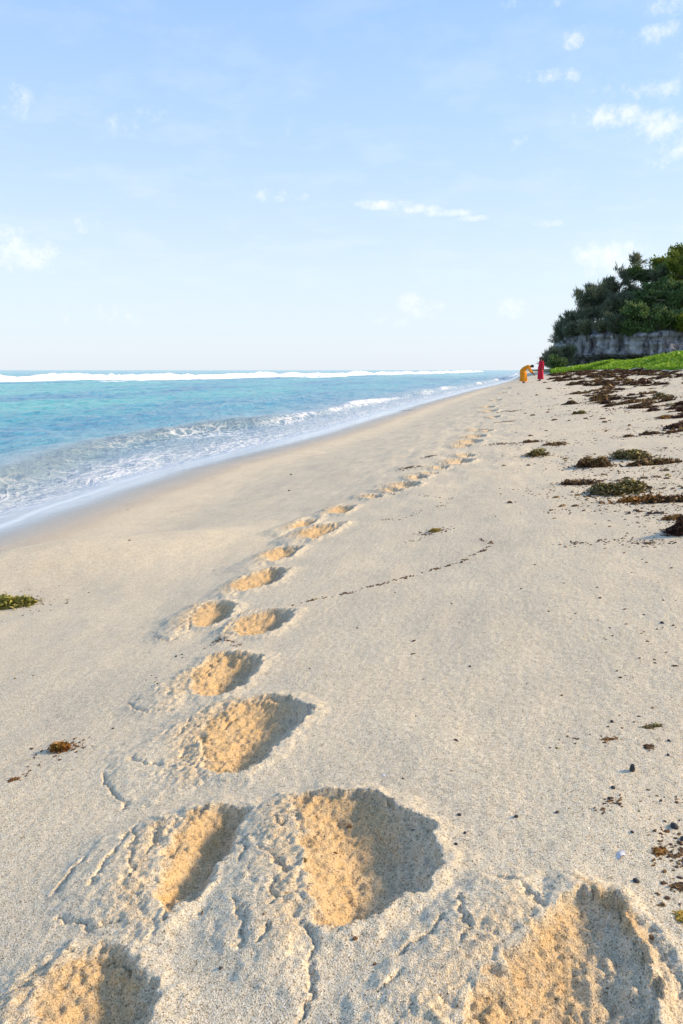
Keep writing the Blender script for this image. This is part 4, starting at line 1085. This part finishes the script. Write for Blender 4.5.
def person_orange(loc, rz):
    root = empty('person', loc); root.rotation_euler = (0, 0, rz)
    setp(root, 'person in a long orange dress bending over to reach the sand', 'person', 'people on the beach')
    # bends towards -Y
    J = {'pelvis': ((0, .10, .86), (.135, .115)), 'waist': ((0, -.02, 1.0), (.115, .095)), 'chest': ((0, -.22, 1.10), (.14, .11)), 'neckb': ((0, -.36, 1.13), .065), 'neck': ((0, -.42, 1.13), .048),
         'chin': ((0, -.49, 1.09), (.052, .058)), 'head': ((0, -.53, 1.125), (.072, .085)), 'crown': ((0, -.57, 1.175), (.06, .068))}
    E = [('pelvis', 'waist'), ('waist', 'chest'), ('chest', 'neckb'), ('neckb', 'neck'), ('neck', 'chin'), ('chin', 'head'), ('head', 'crown')]
    J['nose'] = ((0, -.60, 1.06), .011); E.append(('head', 'nose'))
    for s, q in ((1, 'l'), (-1, 'r')):
        J['ear' + q] = ((s * .083, -.51, 1.13), .012); E.append(('head', 'ear' + q))
        J['hip' + q] = ((s * .085, .08, .80), .088); J['knee' + q] = ((s * .09, -.06 + .05 * s, .45), .056); J['ank' + q] = ((s * .09, .06 + .06 * s, .08), .036); J['ball' + q] = ((s * .095, -.05 + .06 * s, .03), (.036, .022)); J['toe' + q] = ((s * .097, -.11 + .06 * s, .022), (.032, .016))
        E += [('pelvis', 'hip' + q), ('hip' + q, 'knee' + q), ('knee' + q, 'ank' + q), ('ank' + q, 'ball' + q), ('ball' + q, 'toe' + q)]
        J['sh' + q] = ((s * .17, -.30, 1.07), .052); J['el' + q] = ((s * .19, -.42, .82), .040); J['wr' + q] = ((s * .15, -.62, .62), .028)
        E += [('chest', 'sh' + q), ('sh' + q, 'el' + q), ('el' + q, 'wr' + q)]
        add_hand(J, E, 'wr' + q, 'h' + q, (0, -.6, -.8), (-s, -.1, .2))
    link('body', skin_body('body', J, E, 'pelvis'), M_SKIN, root)
    V, F = loft([(0, -.385, 1.13), (0, -.33, 1.12), (0, -.22, 1.10), (0, -.08, 1.04), (0, .03, .96), (0, .10, .84), (0, .08, .70), (0, .04, .50), (0, .04, .30), (0, .05, .14)],
                [(.09, .075), (.18, .10), (.18, .14), (.165, .13), (.175, .15), (.205, .20), (.22, .215), (.23, .22), (.24, .235), (.25, .25)], folds=.08, seed=4)
    parts = [(V, F)]
    for s in (1, -1):
        parts.append(loft([(s * .14, -.29, 1.09), (s * .175, -.32, 1.03), (s * .19, -.39, .88), (s * .19, -.44, .80), (s * .175, -.51, .73)], [(.065, .065), (.07, .07), (.062, .06), (.06, .06), (.062, .06)], 16, .05, 5, 2, (1, 0, 0)))
    V, F = merge(parts); link('dress', mesh_np('dress', V, F), M_ORANGE, root)
    link('hair', ellip((0, -.53, 1.15), .09, .105, .095, Matrix.Rotation(R(55), 3, 'X'), cut=lambda c: c.z < -.3 or (c.y < -.55 and c.z < .3)), M_HAIR, root)
    V, F = loft([(0, -.50, 1.225), (0, -.46, 1.20), (.0, -.42, 1.16), (0, -.37, 1.175)], [(.04, .03), (.06, .04), (.055, .035), (.03, .02)], 14)
    link('hair_tail', mesh_np('hair_tail', V, F), M_HAIR, root)
    return root

# both stand where the photo shows them, about 54 m along the beach
pr_y = 50.5; x = at_dist(540.5, pr_y); person_red((x, pr_y, ground(x, pr_y) - .01), R(-62)).scale = (.91,) * 3
po_y = 50.0; x = at_dist(524.5, po_y); person_orange((x, po_y, ground(x, po_y) - .01), R(78)).scale = (.93,) * 3

# ------------------------------------------------------------------ light and sky
SUN_AZ = 74.0     # degrees right of +Y (shore direction), i.e. inland and slightly ahead
SUN_EL = 29.0
sd = bpy.data.lights.new('sun', 'SUN'); so = bpy.data.objects.new('sun', sd); COL.objects.link(so)
sd.energy = 2.6; sd.angle = R(9.0); sd.color = (1.0, .76, .46)
dirv = Vector((math.sin(R(SUN_AZ)) * math.cos(R(SUN_EL)), math.cos(R(SUN_AZ)) * math.cos(R(SUN_EL)), math.sin(R(SUN_EL))))
so.rotation_euler = dirv.to_track_quat('Z', 'Y').to_euler(); so.location = (30, 15, 25)

w = bpy.data.worlds.new('World'); scene.world = w; w.use_nodes = True
class WT(NT):
    def __init__(s, w): s.t = w.node_tree; s.t.nodes.clear()
t = WT(w)
sky = t.n('ShaderNodeTexSky', sky_type='NISHITA'); sky.sun_disc = False
sky.sun_elevation = R(SUN_EL); sky.sun_rotation = R(SUN_AZ)
sky.air_density = 1.0; sky.dust_density = .6; sky.ozone_density = 1.6
co = t.n('ShaderNodeTexCoord').outputs['Generated']
sx = t.n('ShaderNodeSeparateXYZ'); t.l(co, sx.inputs[0])
el = sx.outputs[2]
# thin high haze: whitens the lower sky
hz = t.ramp(el, [(0.0, (.93,) * 3), (.10, (.88,) * 3), (.25, (.84,) * 3), (.42, (.76,) * 3), (1, (.1,) * 3)])
hc = t.ramp(el, [(0.0, (.72, .79, .87)), (.12, (.66, .765, .87)), (.26, (.49, .665, .94)), (.45, (.31, .53, .96)), (1, (.2, .4, .8))])
hcs = t.n('ShaderNodeVectorMath', operation='SCALE'); t.l(hc, hcs.inputs[0]); hcs.inputs['Scale'].default_value = 3.5
c = t.mix(hz, sky.outputs[0], hcs.outputs[0])
# clouds: noise on the sky dome, gathered where the cloud groups stand
den = t.math('ADD', el, .12)
pl = t.n('ShaderNodeCombineXYZ'); t.l(t.math('DIVIDE', sx.outputs[0], den), pl.inputs[0]); t.l(t.math('DIVIDE', sx.outputs[1], den), pl.inputs[1])
n1 = t.n('ShaderNodeTexNoise', i_Scale=3.2, i_Detail=9.0, i_Roughness=.62); t.l(pl.outputs[0], n1.inputs['Vector'])
n2 = t.n('ShaderNodeTexNoise', i_Scale=24.0, i_Detail=9.0, i_Roughness=.72); t.l(co, n2.inputs['Vector'])
def blob(px, py, rad, squash=1.0):
    """soft round region of the dome around a direction; rad in pixels of angle"""
    d = ray(px, py); up = np.array([0, 0, 1.0]); r_ = np.cross(d, up); r_ /= np.linalg.norm(r_); u_ = np.cross(r_, d)
    a = t.n('ShaderNodeVectorMath', operation='DOT_PRODUCT'); t.l(co, a.inputs[0]); a.inputs[1].default_value = tuple(r_ / (rad / F_PX))
    b = t.n('ShaderNodeVectorMath', operation='DOT_PRODUCT'); t.l(co, b.inputs[0]); b.inputs[1].default_value = tuple(u_ / (rad * squash / F_PX))
    f = t.n('ShaderNodeVectorMath', operation='DOT_PRODUCT'); t.l(co, f.inputs[0]); f.inputs[1].default_value = tuple(d)
    q = t.math('ADD', t.math('POWER', t.math('ABSOLUTE', a.outputs['Value']), 2.0), t.math('POWER', t.math('ABSOLUTE', b.outputs['Value']), 2.0))
    g_ = t.math('SUBTRACT', 1.0, q, clamp=True)
    return t.math('MULTIPLY', g_, t.math('GREATER_THAN', f.outputs['Value'], 0.0))
spots = None
for (px, py, rad, sq, wt) in [(18, 250, 46, .5, 1.0), (75, 225, 34, .35, .55), (0, 100, 30, .6, .7), (130, 120, 60, .5, .30), (255, 125, 40, .4, .4), (360, 203, 30, .15, .8), (388, 205, 32, .16, 1.0), (418, 209, 32, .16, 1.0), (446, 213, 30, .15, .95), (480, 218, 30, .12, .7), (300, 195, 70, .12, .45), (535, 224, 40, .12, .5),
                          (605, 117, 36, .36, 1.05), (664, 130, 34, .5, .75), (680, 150, 40, .4, .8), (580, 36, 22, .5, .8), (618, 40, 20, .6, .75), (660, 34, 26, .4, .9), (555, 76, 40, .2, .7), (640, 90, 60, .2, .5), (500, 138, 50, .3, .4),
                          (610, 262, 50, .42, .95), (425, 305, 30, .5, .7), (385, 322, 24, .4, .6), (515, 310, 24, .6, .6), (540, 0, 40, .2, .6), (660, 5, 30, .4, .6), (95, 315, 60, .35, .4), (640, 60, 80, .25, .4)]:
    b = t.math('MULTIPLY', blob(px, py, rad * 1.15, sq), wt)
    spots = b if spots is None else t.math('MAXIMUM', spots, b)
cm = t.math('ADD', t.math('MULTIPLY', spots, .62), t.math('MULTIPLY', t.math('SUBTRACT', n2.outputs[0], .5), 2.4))
mr = t.n('ShaderNodeMapRange', interpolation_type='SMOOTHSTEP'); mr.inputs[1].default_value = .18; mr.inputs[2].default_value = .95
t.l(cm, mr.inputs[0])
m1 = t.math('MULTIPLY', mr.outputs[0], t.ramp(spots, [(.05, (0,) * 3), (.4, (1,) * 3)]), clamp=True)
veil = t.ramp(n1.outputs[0], [(.48, (0,) * 3), (.75, (.35,) * 3)])
veil = t.math('MULTIPLY', veil, t.ramp(el, [(.02, (0,) * 3), (.15, (1,) * 3)]))
cl = t.math('MAXIMUM', t.math('MULTIPLY', m1, .75), t.math('MULTIPLY', veil, .5))
c = t.mix(cl, c, (3.5, 3.57, 3.6))
bg = t.n('ShaderNodeBackground'); t.l(c, bg.inputs[0]); bg.inputs[1].default_value = .15
ow = t.n('ShaderNodeOutputWorld'); t.l(bg.outputs[0], ow.inputs[0])

# ------------------------------------------------------------------ render settings
vs = scene.view_settings
vs.view_transform = 'Standard'; vs.look = 'None'; vs.gamma = 1.0; vs.use_curve_mapping = False
vs.exposure = 1.06
scene.cycles.max_bounces = 6
scene.cycles.transparent_max_bounces = 12
